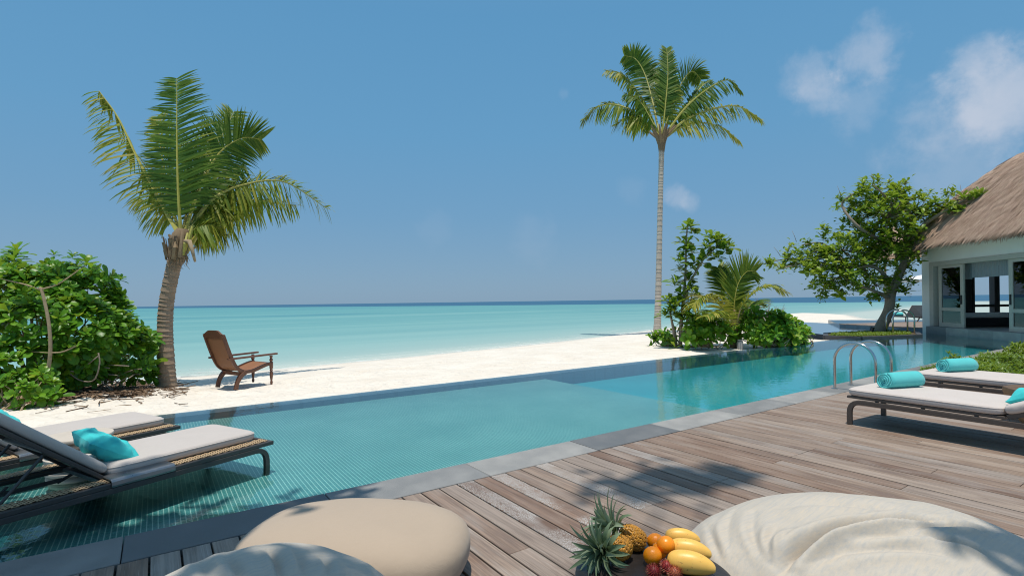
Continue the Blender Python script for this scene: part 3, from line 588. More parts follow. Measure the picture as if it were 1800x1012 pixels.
# ------------------------------------------------------------------ palms
def frond_mb(pts, L, droop=.5, nrm=None, nl=64, seed=0, dead=.0, vee=.35, w=.020, lmin=.25, sweep=.75, tipL=.45, dirs=None, t0=.14):
    """pts: rachis control points (world); L: longest leaflet; nrm: upper-side direction"""
    rg = random.Random(seed); R = spline(pts, 40); mb = MB(); n = len(R)
    ln = sum((R[i + 1] - R[i]).length for i in range(n - 1))
    mb.tube(R, [lerp(.030, .005, (i / (n - 1)) ** .7) * ln / 2.6 for i in range(n)], 5, mi=1)
    nrm = Vector(nrm or (0, 0, 1)).normalized()
    for k in range(nl):
        t = t0 + (1 - t0) * (k + .5) / nl; i = t * (n - 1); i0 = min(int(i), n - 2); p = R[i0].lerp(R[i0 + 1], i - i0); T = (R[i0 + 1] - R[i0]).normalized()
        N = (nrm - T * nrm.dot(T)).normalized(); Sd = T.cross(N).normalized()
        env = min(1, lmin + 2.6 * (t - .10)) if t < .45 else lerp(1, tipL, ((t - .45) / .55) ** 1.5)
        for sg in (-1, 1):
            if rg.random() < .04: continue
            l = L * env * rg.uniform(.85, 1.08); sw = lerp(sweep * .55, sweep * 1.5, t) + rg.uniform(-.12, .12)
            dirv = (Sd * sg + T * sw + N * (vee + rg.uniform(-.15, .15))).normalized()
            if dirs: dirv = (Vector(dirs[0 if sg < 0 else 1]) + T * sw + Vector((rg.gauss(0, .13), rg.gauss(0, .13), rg.gauss(0, .10)))).normalized(); l *= (Vector(dirs[0 if sg < 0 else 1]).length)
            dd = droop * rg.uniform(.7, 1.35); q = p.copy(); vs = []; wd = w * rg.uniform(.8, 1.15)
            seg = 5; dv = dirv.copy(); tw = rg.uniform(-.25, .25)
            for s in range(seg + 1):
                ws = wd * (.55, 1, 1, .85, .5, .08)[s]; sd = dv.cross(N if abs(dv.dot(N)) < .95 else Sd).normalized(); sd = (sd + N * tw).normalized()
                vs += [q - sd * ws, q + sd * ws]; q = q + dv * (l / seg); dv = (dv + Vector((0, 0, -1)) * dd * .36 * (.4 + s * .42) / 2).normalized()
            r = rg.random() * .72 + .1 + .2 * (t > .9); r = min(1., r + (dead if rg.random() < .5 + dead else 0))
            fs = [(2 * s, 2 * s + 1, 2 * s + 3, 2 * s + 2) for s in range(seg)]
            mb.add(vs[:-4], fs[:-2], rnd=r); mb.add(vs[-6:], fs[:2], rnd=min(1, r + rg.choice((0, .05, .35))))
    return mb
def palm_trunk(name, path, radii, mat, parent, ring=.075, n=14):
    P = spline(path, 160); L = [0]
    for a, b in zip(P, P[1:]): L.append(L[-1] + (b - a).length)
    mb = MB(); rg = random.Random(5); out = []; rad = []; s = 0; tot = L[-1]; xs = [i / (len(radii) - 1) for i in range(len(radii))]
    while s < tot:
        step = ring * rg.uniform(.55, 1.5)
        for f, k in ((0, 1.06), (.12, 1.03), (.85, .965), (.97, .97)):
            t = min((s + step * f) / tot, 1); i = t * 159; i0 = min(int(i), 158); out.append(P[i0].lerp(P[i0 + 1], i - i0)); rad.append(interp(xs, radii, t) * k * rg.uniform(.985, 1.015))
        s += step
    mb.tube(out, rad, n)
    for j in range(len(mb.f)): mb.rnd[j] = (.8 if (j // n) % 4 == 3 else .15) + random.Random(j // n // 4).uniform(-.15, .2)
    return mb.build(name, mat, parent, smooth=True, auto=50)
def toZ(pts, Z0): return [D(p[0], p[1], Z0 + (p[2] if len(p) > 2 else 0)) for p in pts]

# -- the near palm, ten metres off on the sand
ZL = 10.15
pl = empty('coconut_palm', tuple(D(293, 679, ZL)), 0, 'short leaning coconut palm with thick ringed trunk on the beach near the chair', 'palm')
def under(root, o): o.parent = root; o.matrix_parent_inverse = Matrix.Translation(-root.location); return o
o = palm_trunk('trunk', toZ([(294, 684), (292, 640), (290, 580), (293, 530), (303, 478), (310, 452)], ZL), [.175, .152, .138, .130, .126, .138], MT['palm_trunk'], None); under(pl, o)
fb = MB(); fp_ = toZ([(309, 458), (313, 440), (317, 425), (320, 412), (321, 402)], ZL); fb.tube(fp_, [.138, .168, .185, .16, .09], 12)
rg = random.Random(2)
for k in range(26):
    a = k * 2.4; t = rg.uniform(0, .6); b0 = fp_[0].lerp(fp_[3], t); r = .165 + .02 * rg.random(); u = RV * math.cos(a) + DV * math.sin(a)
    fb.bar(b0 + u * r, b0 + u * (r + rg.uniform(.02, .07)) + Vector((0, 0, rg.uniform(.12, .34))), rg.uniform(.03, .08), .014, up=u)
for (px, py, qx, qy, dz) in [(300, 450, 301, 420, -.12), (306, 455, 311, 416, -.2), (318, 452, 321, 404, -.22), (326, 445, 338, 398, -.15), (310, 440, 297, 412, .0), (328, 440, 352, 405, .05), (322, 448, 330, 410, -.2)]:
    fb.tube(toZ([(px, py, dz), (lerp(px, qx, .5), lerp(py, qy, .5), dz * 1.15), (qx, qy, dz * .6)], ZL), [.055, .045, .022], 6, mi=1 if px > 318 else 0)
rg = random.Random(8)
for k in range(70):
    px = rg.uniform(299, 330); py = rg.uniform(415, 452); fb.tube(toZ([(px, py, -.2), (px + rg.uniform(-4, 4), py + rg.uniform(6, 14), -.22), (px + rg.uniform(-9, 9), py + rg.uniform(14, 30), -.2)], ZL), [.008, .006, .003], 4)
under(pl, fb.build('fibre_sheath', [MT['fibre'], MT['rachis']], smooth=True, auto=35))
st = MB(); st.tube(toZ([(326, 425, -.2), (333, 424, -.25), (338, 440, -.27), (343, 460, -.27)], ZL), [.05, .045, .035, .022], 6); st.tube(toZ([(322, 430, .1), (336, 438, .1), (346, 434, .1)], ZL), [.04, .035, .012], 6)
under(pl, st.build('dead_stalk', MT['twig'], smooth=True))
cz = -DV  # towards the viewer
UPF = -RV * .10 + UP * .42 + DV * .50; DNF = RV * .12 - UP * .80 - DV * .35
NEAR = [ # (points with depth offsets, leaflet length, droop, upper side, leaflets, dark, dead, vee, sweep, explicit sides)
 ([(318, 412, 0), (313, 330, .05), (311, 240, .25), (311, 138, .55)], .82, .30, DV * .9 + UP * .2, 84, 1, .04, .10, .30, None),
 ([(316, 412, .15), (296, 340, .6), (284, 270, .9), (276, 205, 1.2)], .60, .4, DV * .9 + UP * .2, 50, 0, .2, .15, .5, None),
 ([(312, 408, .0), (280, 352, .3), (240, 275, .6), (208, 208, .9), (174, 160, 1.1)], .80, .7, UP, 60, 0, .35, 0, .18, (-RV * .80 - UP * .42 - DV * .1, RV * .05 - UP * .60 + DV * .1)),
 ([(325, 408, .1), (352, 330, .5), (385, 270, .9), (425, 243, 1.3), (460, 245, 1.6)], .74, .25, DV * .75 + UP * .6 - RV * .3, 70, 1, .05, .1, .6, None),
 ([(328, 410, .2), (372, 352, .9), (425, 326, 1.8), (500, 320, 2.6), (577, 368, 3.2)], 1.02, .75, UP, 92, 0, .16, 0, .30, (UPF, DNF)),
 ([(322, 412, .3), (350, 330, 1.0), (380, 260, 1.6), (412, 196, 2.0)], .62, .25, DV * .8 + UP * .4 - RV * .2, 60, 1, .1, .1, .5, None),
 ([(328, 412, .2), (372, 385, 1.0), (425, 352, 1.8), (520, 362, 2.8)], .92, .8, UP, 70, 0, .12, 0, .30, (UPF * .9, DNF)),
 ([(314, 412, .2), (290, 378, .6), (266, 356, 1.0), (236, 352, 1.4)], .62, .8, UP, 46, 0, .3, .0, .3, (-RV * .3 - UP * .8 - DV * .2, -RV * .2 + UP * .3 + DV * .5)),
 ([(326, 412, .0), (345, 388, .4), (372, 372, .8), (412, 380, 1.2)], .80, .8, UP, 54, 0, .15, .1, .35, (UPF * .8, DNF)),
 ([(330, 405, .3), (358, 345, 1.2), (395, 306, 1.8), (432, 292, 2.4)], .78, .5, UP * .8 + DV * .3, 58, 1, .05, .1, .4, (UPF * 1.2 - RV * .1, DNF * .9)),
 ([(320, 410, .3), (334, 350, .9), (352, 300, 1.4), (374, 258, 2.0)], .66, .35, DV * .8 + UP * .4, 56, 1, .05, .1, .5, None),
 ([(317, 412, .3), (302, 362, .8), (288, 326, 1.3), (262, 302, 1.9)], .66, .6, UP, 50, 0, .15, .0, .35, (-RV * .5 - UP * .6, UP * .4 + DV * .5)),
 ([(330, 412, -.1), (350, 398, .0), (375, 396, .2), (398, 414, .4)], .62, .8, UP, 46, 0, .2, .1, .35, (UPF * .8, DNF)),
 ([(326, 408, .5), (372, 362, 1.6), (420, 338, 2.6), (470, 335, 3.4)], .9, .7, UP, 66, 1, .08, .1, .35, (UPF, DNF))]
for i, (pp, L, dr, nr, nl, dk, dead, vee, sw, dirs) in enumerate(NEAR):
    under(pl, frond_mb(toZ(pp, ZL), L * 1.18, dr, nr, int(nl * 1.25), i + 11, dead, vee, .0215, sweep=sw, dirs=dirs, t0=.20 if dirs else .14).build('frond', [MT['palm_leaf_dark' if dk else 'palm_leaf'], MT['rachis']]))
# -- the tall palm
ZR = 25.0
pr = empty('coconut_palm', tuple(D(1155, 590, ZR)), 0, 'tall slender coconut palm with pale straight trunk behind the shrubs', 'palm')
under(pr, palm_trunk('trunk', toZ([(1155, 592), (1156, 560), (1158, 480), (1160, 380), (1162, 300), (1163, 258)], ZR), [.22, .165, .14, .125, .12, .135], MT['palm_trunk_pale'], None, ring=.14, n=12))
fb = MB(); fb.tube(toZ([(1163, 268), (1163, 255), (1163, 246), (1163, 238)], ZR), [.13, .18, .22, .14], 10)
for k in range(14):
    a = k * 2.4; b0 = D(1163, 252, ZR); u = RV * math.cos(a) + DV * math.sin(a); fb.tube([b0 + u * .1, b0 + u * .22 + UP * .3, b0 + u * rg.uniform(.35, .75) + UP * rg.uniform(.5, .9)], [.10, .075, .03], 5)
under(pr, fb.build('fibre_sheath', MT['fibre'], smooth=True, auto=35))
DNL = -RV * .12 - UP * .80 - DV * .35; UPL = RV * .10 + UP * .40 + DV * .5
FAR = [
 ([(1158, 240), (1120, 200, 1.0), (1080, 184, 2.0), (1048, 190, 2.8), (1024, 212, 3.2)], 1.20, .75, UP, 64, 0, .10, .1, .35, (UPL, DNL)),
 ([(1158, 240), (1138, 190, 1), (1114, 152, 1.7), (1092, 130, 2.2), (1066, 124, 2.5)], .85, .75, UP, 52, 0, .35, .1, .35, (UPL * .9, DNL)),
 ([(1160, 238), (1146, 175, .9), (1133, 130, 1.4), (1117, 104, 1.6), (1098, 98, 1.8)], .85, .6, UP * .5 + DV * .6, 54, 1, .05, .15, .4, None),
 ([(1164, 238), (1170, 180, .2), (1174, 130, .5), (1172, 86, .9)], .72, .2, DV, 58, 1, .05, .1, .75, None),
 ([(1164, 238), (1160, 180, .8), (1152, 140, 1.3), (1140, 118, 1.8)], .85, .5, DV, 50, 1, .05, .1, .6, None),
 ([(1166, 238), (1186, 175, .8), (1203, 138, 1.2), (1218, 126, 1.6), (1232, 140, 1.8)], .82, .7, UP * .6 + DV * .5, 52, 1, .08, .1, .4, None),
 ([(1167, 240), (1205, 190, .5), (1245, 156, 1.0), (1280, 141, 1.4), (1300, 158, 1.6)], .95, .7, UP, 56, 1, .05, .1, .4, (UPF * .6, DNF)),
 ([(1168, 242), (1210, 208, .6), (1260, 190, 1.6), (1300, 188, 2.3), (1338, 210, 2.8)], 1.0, .8, UP, 62, 0, .35, .1, .35, (UPF * .7, DNF)),
 ([(1168, 244), (1198, 224, 0.4), (1232, 216, .8), (1268, 224, 1.2), (1300, 248, 1.5)], .95, .8, UP, 54, 0, .45, .1, .35, (UPF * .6, DNF)),
 ([(1158, 244), (1132, 212, .6), (1108, 206, 1.2), (1080, 220, 1.6)], 1.15, .8, UP, 48, 0, .15, .1, .35, (UPL * .7, DNL)),
 ([(1166, 240), (1212, 180, 1.4), (1236, 150, 2.4), (1252, 142, 3)], .9, .6, UP, 46, 1, .1, .1, .5, (UPF, DNF * .8)),
 ([(1160, 242), (1142, 205, .5), (1124, 178, .9), (1100, 165, 1.2)], .95, .7, UP * .9, 46, 1, .1, .1, .4, (UPL * .8, DNL)),
 ([(1167, 242), (1192, 205, 1.2), (1220, 178, 2.0), (1252, 172, 2.6)], .95, .7, UP * .9, 46, 1, .05, .1, .4, (UPF * .8, DNF)),
 ([(1164, 242), (1176, 200, .2), (1186, 165, .5), (1192, 150, .8)], .7, .5, DV * .6 + UP * .4, 44, 0, .1, .1, .6, None)]
for i, (pp, L, dr, nr, nl, dk, dead, vee, sw, dirs) in enumerate(FAR):
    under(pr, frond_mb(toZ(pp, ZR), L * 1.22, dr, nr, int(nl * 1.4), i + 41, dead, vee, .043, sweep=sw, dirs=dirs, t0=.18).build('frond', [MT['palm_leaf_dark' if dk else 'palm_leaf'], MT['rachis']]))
# -- young palm among the shrubs
ZS = 16.3
ps = empty('young_palm', tuple(D(1290, 609, ZS)), 0, 'young stemless palm with one upright frond among the low shrubs by the pool', 'palm')
tb = MB(); tb.tube(toZ([(1289, 611), (1289, 590), (1290, 560), (1292, 540)], ZS), [.11, .10, .07, .04], 8)
for k in range(9): tb.tube(toZ([(1289, 600), (1289 + (k - 4) * 3, 570, (k % 3 - 1) * .2), (1289 + (k - 4) * 6, 545, (k % 3 - 1) * .4)], ZS), [.04, .03, .02], 5)
under(ps, tb.build('stem', MT['fibre'], smooth=True))
YNG = [([(1290, 585), (1290, 540, 0), (1297, 500, .1), (1312, 478, .2), (1328, 477, .3)], .82, .12, DV * .9 + RV * -.3, 60, 0, -.05, .1, .75),
 ([(1290, 585), (1300, 545, -.2), (1325, 515, -.4), (1352, 503, -.5), (1380, 514, -.6)], .75, .9, UP, 44, 0, .35, .1, .45),
 ([(1288, 585), (1272, 545, -.3), (1250, 525, -.5), (1232, 522, -.6), (1216, 540, -.7)], .8, .95, UP, 46, 0, .35, .1, .45),
 ([(1290, 580), (1312, 545, .4), (1325, 530, .7), (1332, 535, .9)], .6, .6, UP, 36, 1, .1, .1, .5),
 ([(1288, 582), (1275, 560, -.8), (1258, 548, -1.2), (1240, 556, -1.4)], .65, .9, UP, 36, 0, .2, .1, .5),
 ([(1289, 582), (1280, 520, .4), (1272, 490, .6), (1262, 470, .8)], .65, .4, DV, 36, 1, .1, .1, .6)]
for i, (pp, L, dr, nr, nl, dk, dead, vee, sw) in enumerate(YNG):
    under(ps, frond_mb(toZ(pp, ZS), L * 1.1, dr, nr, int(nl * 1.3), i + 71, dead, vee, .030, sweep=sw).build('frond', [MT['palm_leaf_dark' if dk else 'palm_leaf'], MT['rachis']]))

# ------------------------------------------------------------------ broad-leaved shrubs: rosettes of spoon leaves on twigs
def leaf(mb, base, d, up, L, W, bend=.5, r=None, seg=5):
    d = Vector(d).normalized(); up = Vector(up); sd = d.cross(up).normalized(); q = Vector(base); vs = []; dv = d.copy()
    prof = {5: (.14, .40, .72, 1.0, .98, .42), 3: (.25, .9, .9, .1), 4: (.15, .7, 1, .75, .1)}[seg]
    for s in range(seg + 1):
        u = sd.cross(dv); ww = W * .5 * prof[s]; vs += [q - sd * ww + u * ww * .22, q.copy(), q + sd * ww + u * ww * .22]
        q = q + dv * (L / seg); dv = (dv - u * bend / seg).normalized()
    fs = []
    for s in range(seg): fs += [(3 * s, 3 * s + 1, 3 * s + 4, 3 * s + 3), (3 * s + 1, 3 * s + 2, 3 * s + 5, 3 * s + 4)]
    mb.add(vs, fs, rnd=r)
def rosette(mb, M, L, n, rg, tone=0, seg=5, spread=1.0):
    for k in range(n):
        a = k * 2.4 + rg.uniform(-.3, .3); t = k / n; el = lerp(.1, 1.15, t) * (2 - spread) + rg.uniform(-.2, .2)
        d = Vector((math.cos(a) * math.cos(el), math.sin(a) * math.cos(el), math.sin(el))); l = L * lerp(1.05, .6, t) * rg.uniform(.8, 1.15)
        d = M.to_3x3() @ d; up = M.to_3x3() @ Vector((0, 0, 1)); b = M @ Vector((0, 0, lerp(-.3, .12, t) * L))
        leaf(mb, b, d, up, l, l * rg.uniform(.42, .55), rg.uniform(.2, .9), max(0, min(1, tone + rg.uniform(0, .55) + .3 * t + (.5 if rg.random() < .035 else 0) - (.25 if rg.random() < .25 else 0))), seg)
def blob_points(blobs, n, rg, face=.0):
    out = []; tot = sum(b[2] ** 2 for b in blobs)
    for (c, r3, r) in blobs:
        for k in range(max(1, int(n * r * r / tot))):
            for _ in range(12):
                v = Vector((rg.gauss(0, 1), rg.gauss(0, 1), rg.gauss(0, 1))).normalized()
                if v.dot(DV) > .45 or v.z < -.75: continue
                p = c + Vector((v.x * r3[0], v.y * r3[1], v.z * r3[2])) * rg.uniform(.86, 1.04)
                if any(((p - c2).x / q[0]) ** 2 + ((p - c2).y / q[1]) ** 2 + ((p - c2).z / q[2]) ** 2 < .62 for (c2, q, _r) in blobs if c2 is not c): continue
                out.append((p, v)); break
    return out
def blobZ(lst, Z0, squash=1.0):
    r = []
    for (px, py, rp_, dz) in lst:
        m = (Z0 + dz) / F * rp_; r.append((D(px, py, Z0 + dz), (m, m, m * squash), m))
    return r
RM = {}
def shrub(name, base, blobs, nros, Lf, mat, label, seed, stems=(), parts=0, nleaf=(9, 13), tone=.0, group=None, extra=()):
    rg = random.Random(seed); root = empty(name, tuple(base), 0, label, 'shrub', group)
    pts = blob_points(blobs, nros, rg) + list(extra); rest = MB(); pts.sort(key=lambda q: depth(q[0]))
    key = (mat.name, Lf)
    if parts and key not in RM:
        RM[key] = []
        for k in range(6):
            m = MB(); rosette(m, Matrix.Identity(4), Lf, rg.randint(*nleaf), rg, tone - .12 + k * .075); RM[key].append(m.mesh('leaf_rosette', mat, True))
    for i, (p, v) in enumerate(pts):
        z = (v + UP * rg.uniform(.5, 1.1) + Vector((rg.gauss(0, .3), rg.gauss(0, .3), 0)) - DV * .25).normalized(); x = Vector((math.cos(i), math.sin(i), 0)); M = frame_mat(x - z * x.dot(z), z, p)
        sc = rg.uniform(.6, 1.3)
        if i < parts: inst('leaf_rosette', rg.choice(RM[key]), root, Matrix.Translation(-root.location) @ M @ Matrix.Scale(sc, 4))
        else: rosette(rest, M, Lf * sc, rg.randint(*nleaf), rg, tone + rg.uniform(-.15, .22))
    if rest.f: tag(under(root, rest.build('foliage', mat, smooth=True)), kind='stuff')
    # twigs from the foot to the rosettes
    tw = MB(); b = Vector(base)
    for (p, v) in pts[::max(1, len(pts) // 60)]:
        a = b + Vector((rg.uniform(-.15, .15), rg.uniform(-.15, .15), 0)) * 2; mid = a.lerp(p, .5) + Vector((rg.uniform(-.15, .15), rg.uniform(-.15, .15), rg.uniform(-.25, .0))); tw.tube(spline([a, mid, p - v * .04], 7), [.022, .019, .016, .014, .012, .009, .006], 5)
    for path, r in stems: tw.tube(spline(path, 14), [lerp(r, r * .45, i / 13) for i in range(14)], 7)
    under(root, tw.build('stems', MT['twig'], smooth=True)); return root
ZB = 9.0
bb = blobZ([(-40, 530, 70, .5), (30, 528, 58, .2), (100, 532, 60, .4), (155, 535, 50, .7), (-10, 600, 85, -.3), (70, 595, 75, -.3), (145, 592, 66, .1), (200, 590, 42, .5), (185, 548, 34, .8), (30, 655, 60, -.8), (238, 642, 30, 1.0), (215, 625, 40, .6), (130, 630, 50, .0), (252, 600, 18, .9), (178, 482, 17, .6), (112, 478, 22, .5), (85, 490, 24, .5), (20, 482, 28, .4), (255, 658, 18, 1.)], ZB)
hi = [(D(25, 452, 8.3), UP), (D(30, 440, 8.3), UP), (D(152, 462, 8.8), (UP + RV * .5)), (D(212, 490, 9.3), UP + RV), (D(265, 592, 9.6), UP + RV), (D(262, 640, 9.6), RV + UP * .4), (D(128, 450, 9.2), UP), (D(95, 447, 9.1), UP)]
bush = shrub('sea_lettuce_bush', G(90, 690, -.02), bb, 800, .205, MT['shrub_leaf'], 'large glossy green bush covering the beach beside the short leaning palm', 4, parts=230, extra=hi)
loops = MB()
for k in range(34):
    a = G(rg.uniform(40, 230), rg.uniform(668, 690), -.02); b = D(rg.uniform(40, 250), rg.uniform(610, 665), rg.uniform(8.4, 9.6)); loops.tube(spline([a, a.lerp(b, .5) + Vector((rg.uniform(-.2, .2), rg.uniform(-.2, .2), rg.uniform(-.05, .2))), b], 8), [.009] * 8, 5)
loops.tube(spline(toZ([(115, 650), (140, 668), (165, 668), (175, 640), (173, 620)], 8.6), 14), .011, 5)
under(bush, loops.build('loose_branches', MT['bark'], smooth=True))
bl2 = blobZ([(45, 690, 42, 0), (10, 690, 36, .1), (80, 695, 26, .1), (60, 670, 30, .3)], 7.75)
shrub('sea_lettuce_bush', G(35, 722, -.05), bl2, 44, .155, MT['shrub_leaf'], 'low bright green bush clump at the foot of the large bush by the lounger', 9, parts=44, tone=.22)
# slim forked sapling in front of the bush
sp = empty('sapling', tuple(G(68, 712, -.06)), 0, 'slim pale forked sapling growing up in front of the large bush', 'sapling')
tb = MB(); Zs = 8.1
tb.tube(spline(toZ([(68, 713), (79, 670), (88, 625), (86, 570), (74, 512), (69, 507)], Zs), 30), [lerp(.030, .019, i / 29) for i in range(30)], 8)
tb.tube(spline(toZ([(70, 509), (45, 500), (15, 493), (0, 489)], Zs), 10), [lerp(.013, .006, i / 9) for i in range(10)], 6); tb.tube(spline(toZ([(70, 509), (100, 500), (125, 484), (150, 466)], Zs), 10), [lerp(.013, .006, i / 9) for i in range(10)], 6)
tb.tube(spline(toZ([(87, 620), (110, 618), (135, 607)], Zs), 8), [.011] * 8, 5); tb.tube(spline(toZ([(87, 620), (60, 618), (42, 617)], Zs), 8), [.008] * 8, 5)
under(sp, tb.build('trunk', MT['twig'], smooth=True))
lm = MB()
for (px, py) in ((0, 487), (22, 470), (24, 452), (152, 464), (160, 468), (136, 606), (60, 505), (100, 498)):
    rosette(lm, frame_mat((1, 0, 0), (0, 0, 1), D(px, py, Zs)), .16 if py > 460 else .27, 6, rg, .15)
tag(under(sp, lm.build('foliage', MT['shrub_leaf'], smooth=True)), kind='stuff')
# shrubs by the pool edge
zs = 16.6
tall = empty('tall_shrub', tuple(D(1200, 606, zs)), 0, 'tall thin shrub with whorled leaves climbing beside the tall palm trunk', 'shrub')
tb = MB()
P_ = {'a': [(1188, 610), (1185, 585), (1180, 560), (1178, 545)], 'b': [(1196, 608), (1197, 570), (1202, 520), (1205, 480), (1206, 430), (1209, 388)], 'c': [(1201, 530), (1214, 495), (1228, 470), (1240, 452), (1262, 432)], 'd': [(1205, 604), (1208, 560), (1216, 520)]}
for k, pp in P_.items(): tb.tube(spline(toZ(pp, zs), 16), [lerp(.065 if k in 'ab' else .04, .018, i / 15) for i in range(16)], 7)
under(tall, tb.build('stems', MT['bark'], smooth=True)); lm = MB()
for (px, py, n_) in [(1209, 392, 8), (1210, 405, 4), (1204, 425, 7), (1210, 440, 8), (1204, 455, 8), (1196, 470, 7), (1215, 465, 7), (1205, 485, 9), (1192, 500, 7), (1214, 502, 7), (1203, 520, 8), (1190, 525, 6), (1222, 512, 5), (1258, 425, 8), (1268, 434, 8), (1276, 426, 6), (1246, 430, 7), (1262, 447, 7), (1240, 446, 6), (1250, 415, 6), (1280, 436, 6), (1237, 462, 5), (1180, 540, 9), (1176, 550, 7), (1188, 548, 7), (1210, 545, 8), (1200, 560, 6), (1215, 560, 6), (1170, 530, 5), (1193, 578, 5), (1188, 605, 5), (1195, 532, 7)]:
    for q in range(3):
        p = D(px + rg.uniform(-8, 8), py + rg.uniform(-6, 6), zs + rg.uniform(-.3, .3)); rosette(lm, frame_mat((1, 0, 0), Vector((rg.gauss(0, .4), rg.gauss(0, .4), 1)).normalized(), p), .34, n_, rg, .02)
tag(under(tall, lm.build('foliage', MT['tree_leaf'], smooth=True)), kind='stuff')
zb = 16.2
shrub('sea_lettuce_bush', D(1235, 608, 15.9), blobZ([(1230, 575, 20, 0), (1255, 580, 20, -.2), (1215, 590, 15, -.3), (1270, 590, 16, 0), (1240, 595, 17, -.5), (1212, 560, 10, .1)], 16.2, .8), 60, .28, MT['shrub_leaf'], 'low bush between the tall thin shrub and the young palm', 21, parts=0, tone=.24, nleaf=(8, 11))
shrub('sea_lettuce_bush', D(1350, 605, 16.0), blobZ([(1330, 575, 27, 0), (1360, 573, 27, -.1), (1385, 580, 24, .1), (1310, 585, 20, -.1), (1345, 590, 22, -.5), (1378, 592, 18, -.3), (1368, 556, 12, 0), (1322, 555, 12, .1)], 16.3, .85), 120, .28, MT['shrub_leaf'], 'dense rounded bush at the pool edge next to the young palm', 22, parts=60, tone=.24, nleaf=(8, 11))
shrub('sea_lettuce_bush', D(1412, 598, 16.9), blobZ([(1412, 585, 9, 0), (1400, 596, 10, -.2), (1375, 600, 9, -.6)], 17.0, .8), 14, .26, MT['shrub_leaf'], 'smallest bush sprig at the end of the planting by the overflow wall', 23, tone=.28, nleaf=(8, 11))
shrub('sea_lettuce_bush', D(1180, 604, 17.3), blobZ([(1167, 592, 10, 0), (1143, 593, 7, .2), (1177, 597, 8, -.3)], 17.5, .7), 16, .27, MT['shrub_leaf'], 'sparse creeping bush on the sand in front of the tall palm trunk', 24, tone=.28, nleaf=(7, 9))
# bare mauve shrub behind
bs = empty('bare_shrub', tuple(D(1335, 572, 19.5)), 0, 'leafless mauve grey shrub of fine twigs behind the dense rounded bush', 'shrub'); tb = MB(); r2 = random.Random(12)
def twigs(p, d, L, r, lv):
    q = p + d * L; tb.tube([p, p.lerp(q, .5) + Vector((r2.uniform(-.1, .1), r2.uniform(-.1, .1), 0)) * L, q], [r, r * .85, r * .7], 4)
    if lv:
        for _ in range(r2.randint(3, 4)): twigs(p.lerp(q, r2.uniform(.5, 1)), (d + Vector((r2.gauss(0, .55), r2.gauss(0, .55), r2.gauss(.1, .35)))).normalized(), L * r2.uniform(.55, .8), r * .62, lv - 1)
for k in range(9): twigs(D(1335, 575, 19.5) + RV * r2.uniform(-.7, .7), (UP + RV * r2.gauss(0, .6) + DV * r2.gauss(0, .4)).normalized(), .48, .016, 4)
under(bs, tb.build('twig', MT['grey_twig']))
# small grey path light
bl_ = empty('bollard_light', tuple(D(1301, 611, 15.9)), 0, 'stubby grey cylinder light on the sand beside the young palm', 'light'); m_ = MB(); m_.lathe([(.09, -.05), (.09, .20), (.085, .21), (.03, .215)], 16); m_.build('body', MT['grey_post'], bl_, smooth=True, auto=40); m_ = MB(); m_.lathe([(.1, .235), (.1, .25)], 16); m_.build('cap', MT['grey_post'], bl_)

# ------------------------------------------------------------------ leaning tree on the island
ZT = 20.9
tr = empty('leaning_tree', tuple(D(1545, 584, ZT)), 0, 'leaning broad leaved tree on the planted island before the thatched villa', 'tree')
tb = MB(); ctr = [(1543, 588), (1552, 568), (1562, 545), (1567, 515), (1577, 492), (1590, 460), (1597, 425)]
tb.tube(spline(toZ(ctr, ZT), 30), [lerp(.27, .11, (i / 29) ** .6) for i in range(30)], 12); under(tr, tb.build('trunk', MT['bark'], smooth=True))
limbs = [([(1566, 525), (1545, 515), (1520, 505), (1495, 497)], .10), ([(1570, 508), (1540, 470), (1490, 470), (1430, 460), (1380, 470)], .09), ([(1590, 462), (1560, 430), (1510, 400), (1480, 360), (1500, 340)], .10),
         ([(1597, 430), (1590, 390), (1560, 350), (1535, 325)], .09), ([(1597, 428), (1625, 395), (1660, 372), (1700, 350), (1728, 342)], .09), ([(1585, 470), (1610, 450), (1630, 440)], .06), ([(1590, 445), (1600, 380), (1590, 340)], .07), ([(1500, 478), (1450, 430), (1410, 430)], .06), ([(1430, 462), (1390, 455), (1345, 462)], .04)]
tb = MB(); tips = []; r2 = random.Random(31)
for pp, r in limbs:
    q = spline([D(p[0], p[1], ZT + (k * r2.uniform(-.3, .3) if p[0] < 1600 else -max(0, min(2.0, (p[0] - 1595) * .022)))) for k, p in enumerate(pp)], 16); tb.tube(q, [lerp(r, r * .25, i / 15) for i in range(16)], 7)
CR = [(1540, 345, 40), (1590, 350, 35), (1500, 365, 30), (1560, 380, 50), (1610, 375, 42), (1650, 362, 30), (1685, 352, 24), (1715, 345, 17), (1520, 410, 45), (1575, 425, 45), (1610, 420, 32), (1480, 440, 45), (1440, 440, 35), (1430, 470, 40), (1395, 460, 25), (1365, 465, 16), (1480, 485, 40), (1520, 470, 45), (1540, 500, 32), (1580, 480, 28), (1450, 497, 28), (1480, 510, 16), (1590, 505, 16), (1570, 535, 10), (1635, 440, 14), (1580, 330, 16), (1515, 335, 16), (1410, 425, 14), (1388, 436, 9), (1350, 462, 7), (1535, 320, 14), (1600, 445, 28), (1545, 440, 40), (1562, 325, 10), (1590, 325, 9), (1478, 345, 8), (1455, 405, 14)]
lm = MB(); tmp = 0
